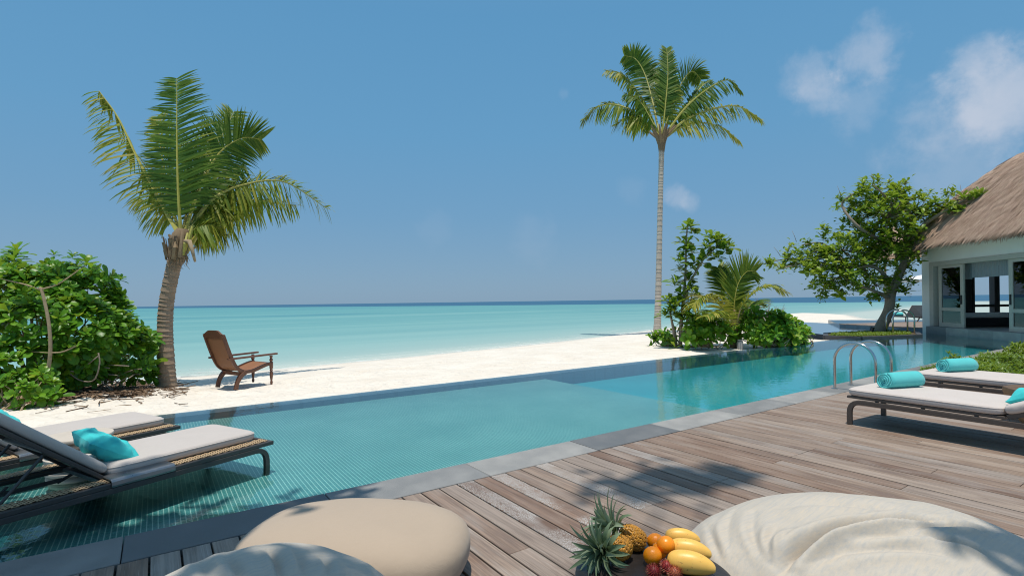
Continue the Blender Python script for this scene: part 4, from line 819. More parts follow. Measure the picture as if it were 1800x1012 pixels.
for (px, py, rp_) in CR:
    m = rp_ * ZT / F; dz0 = r2.uniform(-.5, .5) - max(0, min(2.0, (px - 1595) * .022)); c0 = D(px, py, ZT + dz0); ncl = max(3, int(rp_ * rp_ / 40))
    for k in range(ncl):
        v = Vector((r2.gauss(0, 1), r2.gauss(0, 1), r2.gauss(0, 1))).normalized() * (r2.random() ** .45); c = c0 + Vector((v.x * m * 1.0, v.y * m * 1.0, v.z * m * .95))
        if r2.random() < .4: tb.tube([c, c.lerp(c0, .5) + Vector((0, 0, -.05)), c0], [.007, .012, .016], 4)
        tone = .16 + .50 * r2.random() ** 1.3
        z = (v * .6 + Vector((r2.gauss(0, .35), r2.gauss(0, .35), 1))).normalized(); M = frame_mat((math.cos(k), math.sin(k), .1), z, c)
        rosette(lm, M, r2.uniform(.22, .36), r2.randint(5, 9), r2, tone, 3)
        for _ in range(4): leaf(lm, c + Vector((r2.gauss(0, .14), r2.gauss(0, .14), r2.gauss(0, .12))), (r2.gauss(0, 1), r2.gauss(0, 1), r2.gauss(0, .5)), (0, 0, 1), r2.uniform(.12, .2), r2.uniform(.07, .11), .5, r2.random(), 3)
for (px, py, dx, dy) in [(1478, 345, -6, -18), (1400, 425, -8, -20), (1535, 318, -4, -14), (1562, 322, 3, -12), (1690, 345, -2, -20), (1720, 345, 12, -22), (1590, 325, 6, -8), (1372, 450, -12, -16)]:
    a = D(px, py, ZT); b = D(px + dx, py + dy, ZT); tb.tube([a, a.lerp(b, .5) + Vector((.03, 0, 0)), b], [.012, .009, .005], 4)
tag(under(tr, tb.build('branches', MT['bark'], smooth=True)), kind='stuff'); tag(under(tr, lm.build('crown', MT['tree_leaf'], smooth=True)), kind='stuff')

# ------------------------------------------------------------------ ground cover
def cover(name, label, poly, n, z, L, seed, hump=.0):
    r3 = random.Random(seed); mb = MB(); xs_ = [p[0] for p in poly]; ys_ = [p[1] for p in poly]; k = 0
    def inside(x, y):
        c = False
        for i in range(len(poly)):
            (x1, y1), (x2, y2) = poly[i], poly[(i + 1) % len(poly)]
            if (y1 > y) != (y2 > y) and x < (x2 - x1) * (y - y1) / (y2 - y1) + x1: c = not c
        return c
    while k < n:
        x = r3.uniform(min(xs_), max(xs_)); y = r3.uniform(min(ys_), max(ys_))
        if not inside(x, y): continue
        k += 1; h = hump * (.5 + .8 * noise.noise((x * .9, y * .9, 4)) + .3 * noise.noise((x * 3, y * 3, 4))); base = Vector((x, y, z + max(0, h) * r3.random() ** .5)); tone = .25 + .3 * noise.noise((x * 1.2, y * 1.2, 0))
        for q in range(r3.randint(3, 5)):
            a = r3.uniform(0, 6.28); el = r3.uniform(.3, 1.3); d = Vector((math.cos(a) * math.cos(el), math.sin(a) * math.cos(el), math.sin(el))); leaf(mb, base, d, UP, L * r3.uniform(.6, 1.3), L * r3.uniform(.22, .36), .9, max(0, min(1, tone + r3.uniform(0, .5))), 3)
    o = mb.build(name, MT['ground_leaf']); return tag(o, label, None, None, 'stuff')
cover('ground_cover', 'leafy green ground cover filling the bed behind the loungers', [(11.7, 3.75), (20.5, 3.72), (20.5, 1.0), (11.7, -.5)], 9500, -.06, .11, 5, .34)
cover('island_grass', 'thin grass on the planter island around the tree', [(20.6, 8.3), (22.8, 7.5), (24.5, 8.1), (24.6, 9.0), (21.8, 9.7), (20.4, 9.2)], 1300, .03, .09, 6)
cover('deck_edge_weeds', 'weeds growing at the deck edge under the far lounger', [(11.62, 3.7), (11.62, 2.4), (11.9, 2.4), (11.9, 3.7)], 130, -.03, .10, 8, .1)
# fallen twigs and leaf litter by the bush
mb = MB(); r3 = random.Random(77)
for k in range(420):
    px = r3.uniform(60, 330); py = 712 - (px - 60) * .13 + r3.gauss(0, 12) - 6
    p = G(px, py, -.05); z = sand_h(p.x, p.y); p.z = z + .008
    if p.y < 8.8: continue
    a = r3.uniform(0, 6.28)
    if r3.random() < .55: mb.tube([p, p + Vector((math.cos(a), math.sin(a), .04)) * r3.uniform(.05, .35), p + Vector((math.cos(a + .3), math.sin(a + .3), .03)) * r3.uniform(.1, .5)], r3.uniform(.003, .009), 4)
    else: leaf(mb, p, (math.cos(a), math.sin(a), .2), UP, r3.uniform(.06, .13), r3.uniform(.03, .06), 1.2, r3.random(), 3)
for k in range(1500):
    px = r3.uniform(40, 262); py = r3.uniform(664, 712) - (px - 60) * .10; p = G(px, py, -.02)
    if p.y < 8.8: continue
    p.z = sand_h(p.x, p.y) + r3.uniform(.004, .03); a = r3.uniform(0, 6.28); leaf(mb, p, (math.cos(a), math.sin(a), r3.uniform(-.1, .3)), UP, r3.uniform(.08, .18), r3.uniform(.05, .09), 1.0, r3.random(), 3)
tag(mb.build('fallen_litter', MT['litter']), 'dry twigs and fallen leaves scattered on the sand below the bush', None, None, 'stuff')
# the tree behind the viewpoint that throws the dappled shade on the near terrace
shade = empty('shade_tree', (-3.2, -2.4, 0), 0, 'tall broad leaved tree behind the viewpoint shading the near terrace', 'tree')
rs = random.Random(17); hs = 8.6; sh = -Vector((sun_h.x, sun_h.y, 0)) / math.tan(R_(SUN_EL)); tb = MB(); lm = MB()
fork = Vector((-2.6, -1.2, 5.2)); tb.tube(spline([(-3.2, -2.4, -.2), (-3.1, -2.2, 2), fork], 12), [lerp(.24, .16, i / 11) for i in range(12)], 10)
for (gx, gy, rad, nL, gz) in [(-1.2, 3.9, 1.0, 520, 0), (-.35, 4.0, .75, 420, 0), (.35, 3.75, .5, 190, 0), (-1.3, 4.9, .75, 330, 0), (.42, 1.35, .42, 170, .6), (.15, 1.2, .5, 200, .6), (.95, 3.85, .35, 60, 0),
                        (3.45, 2.75, .30, 60, 0), (3.0, 2.85, .24, 24, 0), (3.85, 2.6, .2, 18, 0), (2.85, .42, .22, 40, .42)]:
    z = (hs if gx < 2.8 or gz > 0 else 15.5) + rs.uniform(-.5, .5); c = Vector((gx, gy, gz)) - sh * (z - gz); c.z = z
    tb.tube(spline([fork, fork.lerp(c, .5) + UP * .5, c], 8), [.07, .06, .05, .04, .03, .022, .016, .01], 6)
    for k in range(nL):
        p = c + Vector((rs.gauss(0, .5) * rad, rs.gauss(0, .5) * rad, rs.gauss(0, .3)))
        for q in range(2): leaf(lm, p + Vector((rs.gauss(0, .06), rs.gauss(0, .06), 0)), (rs.gauss(0, 1), rs.gauss(0, 1), rs.gauss(0, .35)), UP, rs.uniform(.16, .26), rs.uniform(.07, .12), .5, rs.random(), 3)
under(shade, tb.build('trunk', MT['bark'], smooth=True)); tag(under(shade, lm.build('crown', MT['tree_leaf'], smooth=True)), kind='stuff')

# ------------------------------------------------------------------ soft shapes
def rbox(mb, c, size, r, n=5, puff=.0, rot=None, piping=0, seedn=0, wr=0.0, **k):
    """rounded cushion slab: superellipse section swept on a rounded rectangle, slightly puffed"""
    sx, sy, sz = [q / 2 for q in size]; c = Vector(c); nu, nv = 72, 13
    def per(t):
        # rounded rectangle perimeter, t in 0..1
        a = 2 * math.pi * t; ca, sa = math.cos(a), math.sin(a); e = .16
        return Vector((math.copysign(abs(ca) ** e, ca), math.copysign(abs(sa) ** e, sa)))
    vs = []; fs = []
    rings = []
    for j in range(nv):
        v = j / (nv - 1); th = -math.pi / 2 + math.pi * v
        rings.append((math.cos(th), math.sin(th)))
    prof = [(0.0, -1.), (.5, -1.), (.86, -1.)] + [(0, 0)] * 0
    lv = [(.0, -1), (.45, -1), (.85, -1)]
    for j in range(9):
        th = -math.pi / 2 + math.pi * j / 8; lv.append((None, th))
    lv += [(.85, 1), (.45, 1), (0, 1)]
    for (f, q) in lv:
        for i in range(nu):
            p = per((i + .5) / nu)
            if f is None:
                x = p.x * (sx - r + r * math.cos(q)); y = p.y * (sy - r + r * math.cos(q)); z = (sz - min(r, sz)) * (1 if q > 0 else -1) * min(1, abs(q) * 3) + min(r, sz) * math.sin(q)
            else:
                x = p.x * (sx - r) * f; y = p.y * (sy - r) * f; z = sz * q + puff * (1 - f ** 2) * q
            if wr and f is None: z += wr * noise.noise((x * 14, y * 14, seedn)) ; x += wr * noise.noise((x * 20, y * 20, seedn + 3)) * .6; y += wr * noise.noise((x * 20, y * 20, seedn + 5)) * .6
            elif wr: z += wr * .5 * noise.noise((x * 5, y * 5, seedn))
            pt = Vector((x, y, z)); pt = rot @ pt if rot is not None else pt; vs.append(pt + c)
    m = len(lv)
    for j in range(m - 1):
        for i in range(nu): fs.append((j * nu + i, j * nu + (i + 1) % nu, (j + 1) * nu + (i + 1) % nu, (j + 1) * nu + i))
    mb.add(vs, fs, **k); return mb
def piping(parent, size, z, r=.0045):
    sx, sy = size[0] / 2 - .004, size[1] / 2 - .004; P_ = []
    for i in range(73):
        a = 2 * math.pi * (i + .5) / 72; ca, sa = math.cos(a), math.sin(a); P_.append((math.copysign(abs(ca) ** .16, ca) * sx, math.copysign(abs(sa) ** .16, sa) * sy, z))
    m = MB(); m.tube(P_, r, 5, cap=False); return m
def pillow_mb(a, b, t, seed=0):
    mb = MB(); n = 34
    def f(u, v, s):
        x = u * 2 - 1; y = v * 2 - 1; e = (1 - abs(x) ** 2.6) * (1 - abs(y) ** 2.6); h = max(e, 0) ** .5
        pin = 1 - .10 * (1 - abs(x) ** 2) * abs(y) ** 4; pin2 = 1 - .10 * (1 - abs(y) ** 2) * abs(x) ** 4
        wr = .018 * noise.noise((x * 2.4 + seed, y * 2.4, s)) + .004 * noise.noise((x * 6 + seed, y * 6, s)) + .006 * math.sin((abs(x) - abs(y)) * 14 + seed) * (abs(x * y)) * 2
        return Vector((x * a * pin2, y * b * pin, s * h * (t + wr * 2.0) + .01 * noise.noise((x * 3, y * 3, seed))))
    for s in (1, -1): mb.grid(lambda u, v, s=s: f(u, v, s), n, n)
    return mb
def towel_mb(L, r):
    mb = MB(); n = 130; turns = 4.2; t = r / (turns + .3); vs = []; rg_ = random.Random(3)
    path = []
    for i in range(n):
        a = 2 * math.pi * turns * i / (n - 1); rr = t * .35 + t * a / (2 * math.pi); path.append((rr, a))
    def ring(off, ys):
        out = []
        for (rr, a) in path:
            q = rr + off + .10 * t * math.sin(a * 3.1) * .6; out.append((q * math.cos(a), q * math.sin(a) * .88))
        return out
    oi = ring(-t * .36, 0); oo = ring(t * .40, 0); NL = 9
    for k in range(NL):
        y = -L / 2 + L * k / (NL - 1); sq = 1 - .07 * (abs(k / (NL - 1) - .5) * 2) ** 4
        for i in range(n):
            en = (1 if k in (0, NL - 1) else 0); jig = en * .012 * math.sin(i * .23) * (1 if k else -1)
            w_ = 1 + .02 * noise.noise((i * .12, y * 12, 1)); vs += [(oi[i][0] * sq, y + jig, oi[i][1] * sq), (oo[i][0] * sq * w_, y + jig, oo[i][1] * sq * w_)]
    fs = []; W = 2 * n
    for k in range(NL - 1):
        for i in range(n - 1):
            a = k * W + 2 * i; b = a + W; fs += [(a, a + 2, b + 2, b), (a + 1, b + 1, b + 3, a + 3)]
        e_ = k * W + 2 * (n - 1); fs += [(e_, e_ + 1, e_ + 1 + W, e_ + W)]
    for k in (0, NL - 1):
        for i in range(n - 1): a = k * W + 2 * i; fs.append((a, a + 1, a + 3, a + 2) if k == 0 else (a, a + 2, a + 3, a + 1))
    mb.add(vs, fs); return mb
def bend(p0, p1, p2, r, n=6):
    p0, p1, p2 = Vector(p0), Vector(p1), Vector(p2); a = p1 + (p0 - p1).normalized() * r; b = p1 + (p2 - p1).normalized() * r
    return [p0] + [((1 - t) ** 2) * a + 2 * t * (1 - t) * p1 + t * t * b for t in [i / n for i in range(n + 1)]] + [p2]
def leg_rail(mb, xf, xh, y, z, r=.022, zf=-.115, rad=.12):
    a = bend((xf, y, zf), (xf, y, z), ((xf + xh) / 2, y, z), rad); b = bend(((xf + xh) / 2, y, z), (xh, y, z), (xh, y, zf), rad); mb.tube(a + b[1:], r, 4, square=True)

# ------------------------------------------------------------------ loungers standing in the shallow pool
# local axes: +x from foot to head, +y away from the viewer, origin under the near foot corner
def make_pool_lounger():
    root = empty('sun_lounger', (0, 0, 0), 0, 'nearer woven sided sun lounger with raised back standing in the shallow pool', 'sun lounger', 'sun loungers in the shallow pool')
    W, LN, HX = .99, 2.15, 1.25; zt = .302
    for y in (.018, W - .018):
        m = MB(); leg_rail(m, .045, LN - .03, y, .245, .021, zf=.0); m.build('leg_rail', MT['frame'], root, bevel=.004)
        m = MB(); m.bar((-.02, y, zt - .018), (LN, y, zt - .018), .036, .036); m.build('side_rail', MT['frame'], root, bevel=.006)
    m = MB()
    for x in (.0, LN - .02): m.bar((x, .03, zt - .018), (x, W - .03, zt - .018), .036, .036)
    for x in (.35, .75, HX): m.bar((x, .13, zt - .03), (x, W - .13, zt - .03), .03, .03)
    for y in (.135, W - .135): m.bar((.02, y, zt - .014), (LN - .02, y, zt - .014), .016, .03)
    m.build('seat_frame', MT['frame'], root, bevel=.004)
    m = MB(); m.grid(lambda u, v: Vector((.02 + u * (HX - .02), .14 + v * (W - .28), zt - .012)), 6, 4); m.build('sling', MT['frame'], root)
    for y0 in (.036, W - .036 - .115):       # woven bands along both sides
        m = MB(); nst = 7; sw = .115 / nst; N_ = 300
        for k in range(nst):
            yy = y0 + sw * (k + .5); vs = []
            for i in range(N_ + 1):
                x = .02 + (LN - .04) * i / N_; z = zt + .005 + .0042 * math.sin(2 * math.pi * x / .062 + math.pi * (k % 2)); vs += [(x, yy - sw * .44, z), (x, yy, z + .003), (x, yy + sw * .44, z)]
            m.add(vs, [f for i in range(N_) for f in ((3 * i, 3 * i + 3, 3 * i + 4, 3 * i + 1), (3 * i + 1, 3 * i + 4, 3 * i + 5, 3 * i + 2))])
        for i in range(int((LN - .04) / .031)):
            x = .035 + i * .031; m.bar((x, y0 - .003, zt + .005), (x, y0 + .118, zt + .005), .009, .006)
        tag(m.build('woven_band', MT['wicker'], root, smooth=True), kind='stuff')
        m = MB(); m.box((LN / 2, y0 + .0575, zt - .012), (LN - .04, .12, .006)); m.build('band_backing', MT['wicker_dark'], root)
    m = MB(); rbox(m, (.045 + (HX - .045) / 2, W / 2, zt + .050), (HX - .05, W - .26, .082), .034, puff=.007, wr=.0012); q = m.build('seat_cushion', MT['cushion'], root, smooth=True, sub=1); pm_ = piping(None, (HX - .05, W - .26), 0); pm_.v = [(p[0] + .045 + (HX - .045) / 2, p[1] + W / 2, p[2] + zt + .070) for p in pm_.v]; pm_.build('piping', MT['cushion'], q, smooth=True)
    # raised back
    an = R_(40.5); bk = Matrix.Translation((HX + .01, 0, zt + .0)) @ Euler((0, -an, 0)).to_matrix().to_4x4(); LB = .98
    bo = MB()
    for y in (.14, W - .14): bo.bar((-.02, y, .004), (LB, y, .004), .03, .028)
    bo.bar((LB - .02, .14, 0), (LB - .02, W - .14, 0), .03, .045); bo.bar((.45, .14, 0), (.45, W - .14, 0), .03, .03)
    o = bo.build('backrest', MT['frame'], root, bevel=.004); o.matrix_local = bk
    g = MB(); g.grid(lambda u, v: Vector((u * LB, .14 + v * (W - .28), .012)), 4, 4); g.build('back_sling', MT['frame'], o)
    m = MB(); rbox(m, (LB / 2 + .01, W / 2, .058), (LB, W - .26, .070), .032, puff=.006, wr=.005, seedn=4); q = m.build('back_cushion', MT['cushion'], root, smooth=True, sub=1); q.matrix_local = bk
    # folding prop with its toothed catch bars
    m = MB(); top = bk @ Vector((.42, 0, -.02)); f0 = Vector((HX + .62, 0, .235))
    for y in (.20, W - .20): m.tube([Vector((top.x, y, top.z)), Vector((f0.x, y, f0.z))], .011, 8)
    m.tube([Vector((f0.x, .18, f0.z)), Vector((f0.x, W - .18, f0.z))], .013, 8); top2 = bk @ Vector((.30, 0, -.02))
    m.build('prop', MT['frame'], root, smooth=True, auto=40)
    m = MB()
    for y in (.23, W - .23):
        m.bar((HX + .05, y, .215), (HX + .90, y, .215), .012, .03)
        for k in range(6): m.bar((HX + .40 + k * .085, y, .225), (HX + .37 + k * .085, y, .262), .012, .026, up=(0, 1, 0))
        m.tube(spline([(HX + .08, y, .20), (HX - .05, y, .26), (HX - .02, y, .30)], 6), .012, 6)
    m.build('catch_bar', MT['frame'], root)
    # slide-out metal side tray
    m = MB(); x0, x1 = HX - .40, HX + .03; prof = [(.16, .012), (.155, .016), (.012, .014), (-.004, .008), (-.012, -.004), (-.014, -.030), (-.010, -.044), (-.004, -.044), (-.006, -.03), (-.004, -.006), (.010, .006), (.155, .009)]
    nP = len(prof); vs = [(x, W - p[0], zt + .014 + p[1]) for x in (x0, x1) for p in prof]; m.add(vs, [(i, (i + 1) % nP, nP + (i + 1) % nP, nP + i) for i in range(nP)] + [tuple(range(nP - 1, -1, -1)), tuple(range(nP, 2 * nP))]); m.build('side_tray', MT['tray'], root, bevel=.002)
    return root
LG1 = make_pool_lounger(); la = Vector((-.9023, -.431, 0)).normalized(); ang = math.atan2(la.y, la.x)
# head lies to the lower left; the local y axis points away from the viewer, so the lounger is mirrored by swapping its sides
def place_lounger(o, F0):
    o.location = F0; o.rotation_euler = (0, 0, ang)
lat = Vector((-.431, .9023, 0)).normalized()
# rotate about z by ang sends +y to (-sin, cos) = towards the viewer, so offset by the width
LF = Vector((.8796, 5.2618, -.115)); place_lounger(LG1, LF + lat * .99)
LG2 = copy_tree(LG1); LG2['label'] = 'farther woven sided sun lounger in the shallow pool, nearer the beach'
place_lounger(LG2, LF + lat * (.99 + 1.45) + la * .07)
for ch in list(LG2.children):
    if ch.name.startswith('side_tray'): ch.location = ch.location
def Lw(a, b, z): p = LF + la * a + lat * b; return Vector((p.x, p.y, z))
def pillow(name, label, loc, x, z, a, b, t, mat, seed):
    o = pillow_mb(a, b, t, seed).build(name, mat, None, smooth=True, sub=0); o.matrix_world = frame_mat(x, z, loc); return tag(o, label, 'pillow')
pillow('pillow', 'turquoise scatter pillow lying against the raised back of the nearer pool lounger', Lw(1.14, .42, .365), (la * .75 + UP * .50), (-la * .52 + UP * .80 - lat * .12), .195, .205, .085, MT['turq'], 1)
pillow('pillow', 'turquoise pillow mostly hidden behind the raised lounger back', Lw(1.42, .50 + 1.45, .50), (la * .7 + UP * .62), (-la * .62 + UP * .72), .25, .28, .09, MT['turq'], 5)
# ribbed ceramic stool between them
stl = empty('ribbed_stool', tuple(Lw(1.02, 1.22, -.115)), 0, 'cream ribbed round stool standing in the water between the pool loungers', 'stool')
prof = [(.15, 0), (.17, .02)]
for k in range(7):
    z0 = .03 + k * .055; r = .185 + .045 * math.sin(math.pi * (k + .6) / 7.2); prof += [(r - .012, z0), (r + .010, z0 + .010), (r + .012, z0 + .030), (r - .004, z0 + .044), (r - .018, z0 + .05)]
m = MB(); m.lathe(prof, 48); m.build('ribbed_body', MT['ceramic'], stl, smooth=True, auto=50)
m = MB(); m.lathe([(.19, .415), (.245, .425), (.25, .44), (.245, .452), (.0, .455)], 48); m.build('top', MT['ceramic'], stl, smooth=True, auto=50)

# ------------------------------------------------------------------ deck loungers (head towards -Y)
def make_deck_lounger():
    root = empty('sun_lounger', (0, 0, 0), 0, 'deck sun lounger nearer the camera, with rolled towel and turquoise pillow', 'sun lounger', 'sun loungers on the deck')
    W, LN, HX = .86, 2.0, 1.36   # local x towards the head, y across
    for y in (.03, W - .03):
        m = MB(); leg_rail(m, .03, LN - .03, y, .262, .0, 0) if False else None
        a = bend((.03, y, 0), (.03, y, .265), (LN / 2, y, .265), .13); b = bend((LN / 2, y, .265), (LN - .03, y, .265), (LN - .03, y, 0), .13); P_ = a + b[1:]
        m = MB(); vs = []
        for i, p in enumerate(P_):   # flat oval strip bent into legs and rail
            T = (P_[min(i + 1, len(P_) - 1)] - P_[max(i - 1, 0)]).normalized(); nr = Vector((0, 1, 0)).cross(T); th = .026
            for (sy, sn) in ((-1, -1), (1, -1), (1, 1), (-1, 1)): vs.append(p + Vector((0, .018 * sy, 0)) + nr * th * sn)
        m.add(vs, [(4 * i + j, 4 * i + (j + 1) % 4, 4 * i + 4 + (j + 1) % 4, 4 * i + 4 + j) for i in range(len(P_) - 1) for j in range(4)] + [(3, 2, 1, 0), tuple(len(vs) - 4 + j for j in range(4))]); m.build('leg_rail', MT['frame_brown'], root, bevel=.005)
        m = MB(); m.bar((.0, y + (.02 if y < .4 else -.02), .314), (HX + .0, y + (.02 if y < .4 else -.02), .314), .035, .028); m.build('side_rail', MT['frame_brown'], root, bevel=.004)
    m = MB()
    for x in (.015, .42, .86, HX - .02): m.bar((x, .05, .308), (x, W - .05, .308), .03, .022)
    for x in (.30, .72, 1.15):
        for y in (.05, W - .05): m.box((x, y, .288), (.03, .02, .03))
    m.build('cross_bar', MT['frame_brown'], root)
    m = MB(); m.grid(lambda u, v: Vector((.02 + u * (HX - .04), .06 + v * (W - .12), .324)), 4, 4); m.build('sling', MT['frame'], root)
    m = MB(); rbox(m, (HX / 2 - .005, W / 2, .372), (HX, W - .02, .085), .036, puff=.006, wr=.0012, seedn=9); q = m.build('seat_cushion', MT['cushion_pink'], root, smooth=True, sub=1); pm_ = piping(None, (HX, W - .02), 0); pm_.v = [(p[0] + HX / 2 - .005, p[1] + W / 2, p[2] + .392) for p in pm_.v]; pm_.build('piping', MT['cushion_pink'], q, smooth=True)
    an = R_(24); bk = Matrix.Translation((HX + .01, 0, .325)) @ Euler((0, -an, 0)).to_matrix().to_4x4(); LB = .72
    m = MB()
    for y in (.06, W - .06): m.bar((0, y, -.005), (LB, y, -.005), .03, .05)
    m.bar((LB, .06, -.005), (LB, W - .06, -.005), .03, .05); o = m.build('backrest', MT['frame_brown'], root, bevel=.004); o.matrix_local = bk
    m = MB(); rbox(m, (LB / 2, W / 2, .055), (LB, W - .02, .085), .036, puff=.006, wr=.006, seedn=2); q = m.build('back_cushion', MT['cushion_pink'], root, smooth=True, sub=1); q.matrix_local = bk
    m = MB()
    for y in (.12, W - .12): m.tube([bk @ Vector((.5, y, -.03)), Vector((HX + .30, y, .27))], .012, 6)
    m.build('prop', MT['frame_brown'], root); return root
RG = make_deck_lounger(); ra = Vector((-.05, -1, 0)).normalized(); RG.rotation_euler = (0, 0, math.atan2(ra.y, ra.x)); RG.location = (6.47, 2.76, 0)
R2 = copy_tree(RG); R2.location = (8.52, 2.80, 0); R2['label'] = 'deck sun lounger beside the planting bed, with one rolled towel and no pillow'
def towel(label, loc, dirv, L=.46, r=.105):
    o = towel_mb(L, r).build('rolled_towel', MT['towel'], None, smooth=True); d_ = Vector((dirv[0], dirv[1], 0)).normalized(); x = Vector((d_.y, -d_.x, 0)); o.matrix_world = Matrix.Translation(loc) @ Matrix((x, d_, UP)).transposed().to_4x4(); return tag(o, label, 'towel', 'rolled towels on the deck loungers')
towel('turquoise rolled towel on the foot of the deck lounger that has a pillow', (6.97, 2.40, .414 + .088), (.93, -.36))
towel('turquoise rolled towel on the lounger next to the planting bed', (8.98, 2.44, .414 + .088), (.90, -.42))
pillow('pillow', 'turquoise velvet pillow leaning on the back of the deck lounger', Vector((6.83, 1.17, .525)), (-.10, -.86, .38), (.10, .30, .85), .25, .27, .095, MT['turq'], 8)
# wooden stump table between the deck loungers
sm = empty('stump_table', (8.02, 1.42, 0), .4, 'tapered wooden stump side table between the two deck loungers', 'side table')
m = MB(); m.lathe([(.16, 0), (.20, .03), (.25, .15), (.31, .28), (.335, .36), (.335, .395)], 28, rf=lambda a, z: 1 + .07 * math.sin(3 * a) + .05 * math.sin(5 * a + 1) + .02 * math.sin(11 * a)); m.build('trunk', MT['stump'], sm, smooth=True, auto=40)
m = MB(); m.lathe([(.335, .396), (.33, .405), (.15, .407), (0, .407)], 28, rf=lambda a, z: 1 + .07 * math.sin(3 * a) + .05 * math.sin(5 * a + 1) + .02 * math.sin(11 * a)); m.build('top', MT['stump_dark'], sm, smooth=True, auto=40)

# ------------------------------------------------------------------ stainless ladder hoops
def hoop(y0, y1, x, top, r=.021, z0=-.02, zin=None):
    rr = abs(y1 - y0) / 2; cy_ = (y0 + y1) / 2; pts = [(x, y1, zin if zin is not None else z0)] + [(x, cy_ + rr * math.cos(a), top - rr + rr * math.sin(a)) for a in [math.pi * i / 18 for i in range(19)]] + [(x, y0, z0)]
    return MB().tube(pts, r, 12)
ld = empty('pool_ladder', (9.13, 3.93, 0), 0, 'pair of stainless steel grab hoops of the pool ladder beside the deck loungers', 'pool ladder')
for x in (8.86, 9.42):
    o = hoop(3.36, 3.93, x, .735, z0=-.02); o = o.build('grab_rail', MT['steel'], None, smooth=True, auto=40); under(ld, o)
    for y in (3.36, 3.93):
        m = MB(); m.lathe([(.045, .0), (.045, .006), (.024, .012)], 16, c=(x, y, .001)); under(ld, m.build('flange', MT['steel'], None, smooth=True, auto=30))
l2 = empty('pool_ladder', tuple(G(1576, 587, 0)), FA, 'small far pair of steel ladder hoops beside the villa corner', 'pool ladder')
for k in (0, 1):
    m = hoop(-.35, .35, 0, .92, .028, -.35); o = m.build('grab_rail', MT['steel'], None, smooth=True); o.parent = l2; o.location = (.55 * k, 0, 0)
l2.location = G(1577, 586, 0); l2.rotation_euler = (0, 0, math.atan2(-.65, -.76) + 0.0)

# ------------------------------------------------------------------ planter's chair on the beach
ch = empty('plantation_chair', (0, 0, 0), 0, 'dark carved wooden plantation chair with cane back facing the sea', 'chair')
W = .70; hw = W / 2
prof = [(-.36, 1.02), (-.28, .78), (-.20, .56), (-.12, .40), (-.02, .315), (.10, .285), (.24, .30), (.38, .345), (.52, .385), (.62, .395)]
PS = spline([(p[0], 0, p[1]) for p in prof], 40)
for y in (-hw + .025, hw - .025):
    m = MB(); vs = []
    for i, p in enumerate(PS):
        T = (PS[min(i + 1, 39)] - PS[max(i - 1, 0)]).normalized(); N = Vector((-T.z, 0, T.x))
        for (sy, sn) in ((-1, -1), (1, -1), (1, 1), (-1, 1)): vs.append(p + Vector((0, y + .02 * sy, 0)) + N * .032 * sn)
    m.add(vs, [(4 * i + j, 4 * i + (j + 1) % 4, 4 * i + 4 + (j + 1) % 4, 4 * i + 4 + j) for i in range(39) for j in range(4)] + [(3, 2, 1, 0), (156, 157, 158, 159)]); m.build('side_rail', MT['teak'], ch, bevel=.006)
def mk_cane():
    n = NT('woven_cane'); c = n.co('Object'); a = n.n('ShaderNodeTexWave', bands_direction='Y'); b = n.n('ShaderNodeTexWave', bands_direction='Z'); a.inputs['Scale'].default_value = 22; b.inputs['Scale'].default_value = 22; n.l(c, a.inputs[0]); n.l(c, b.inputs[0])
    m_ = n.math('MULTIPLY', a.outputs[1], b.outputs[1]); col = n.mix(m_, (.30, .135, .06), (.17, .07, .035)); col = n.mix(n.mr(n.noise(c, 4, 4), .35, .65, 0, .5), col, (.24, .12, .065)); return n.set(col, .6, n.bump(m_, .5, .004), 0, .3)
m = MB(); m.grid(lambda u, v: Vector((PS[min(int(1 + v * 37.9), 39)].x, -hw + .045 + u * (W - .09), PS[min(int(1 + v * 37.9), 39)].z)), 8, 38); o = m.build('cane_panel', mk_cane(), ch, smooth=True)
sm_ = o.modifiers.new('t', 'SOLIDIFY'); sm_.thickness = .012
m = MB(); N_ = 24; vs = []
for i in range(N_ + 1):
    y = -hw + W * i / N_; t = abs(y) / hw; top = 1.02 + .075 * (1 if t < .35 else max(0, math.cos((t - .35) / .65 * math.pi) * .5 + .5)) + .01
    for dx in (-.018, .018): vs += [(-.335 + dx, y, .955), (-.37 + dx, y, top)]
m.add(vs, [f for i in range(N_) for b in [4 * i] for f in ((b, b + 4, b + 5, b + 1), (b + 2, b + 3, b + 7, b + 6), (b + 1, b + 5, b + 7, b + 3), (b, b + 2, b + 6, b + 4))] + [(0, 1, 3, 2), tuple(4 * N_ + q for q in (0, 2, 3, 1))]); m.build('crest_rail', MT['teak'], ch, bevel=.004)
for y in (-hw + .03, hw - .03):
    m = MB(); q = spline([(-.13, y, -.03), (-.10, y, .10), (-.03, y, .22), (.06, y, .29)], 10); vs = []
    m.tube(q, [.034, .032, .032, .032, .034, .036, .038, .04, .042, .042], 4, square=True); m.build('leg', MT['teak'], ch, bevel=.006)
    m = MB(); m.lathe([(.020, -.03), (.026, .02), (.018, .05), (.030, .13), (.034, .20), (.022, .245), (.034, .26), (.022, .275), (.034, .30), (.036, .40), (.034, .42), (.020, .435), (.034, .455), (.034, .475), (.02, .495), (.03, .53), (.03, .55)], 14, c=(.60, y, 0)); m.build('leg', MT['teak'], ch, smooth=True, auto=40)
    m = MB(); m.box((.22, y + math.copysign(.012, y), .572), (1.0, .075, .034), Euler((0, -.02, 0)).to_matrix()); m.build('armrest', MT['teak'], ch, bevel=.008)
m = MB(); m.bar((-.02, -hw + .05, .255), (-.02, hw - .05, .255), .03, .07); m.bar((.6, -hw + .05, .385), (.6, hw - .05, .385), .04, .05); m.build('stretcher', MT['teak'], ch, bevel=.005)
ch.location = (1.20, 11.13, -.075); ch.rotation_euler = (0, 0, R_(23)); ch.scale = (.97, .97, .97)

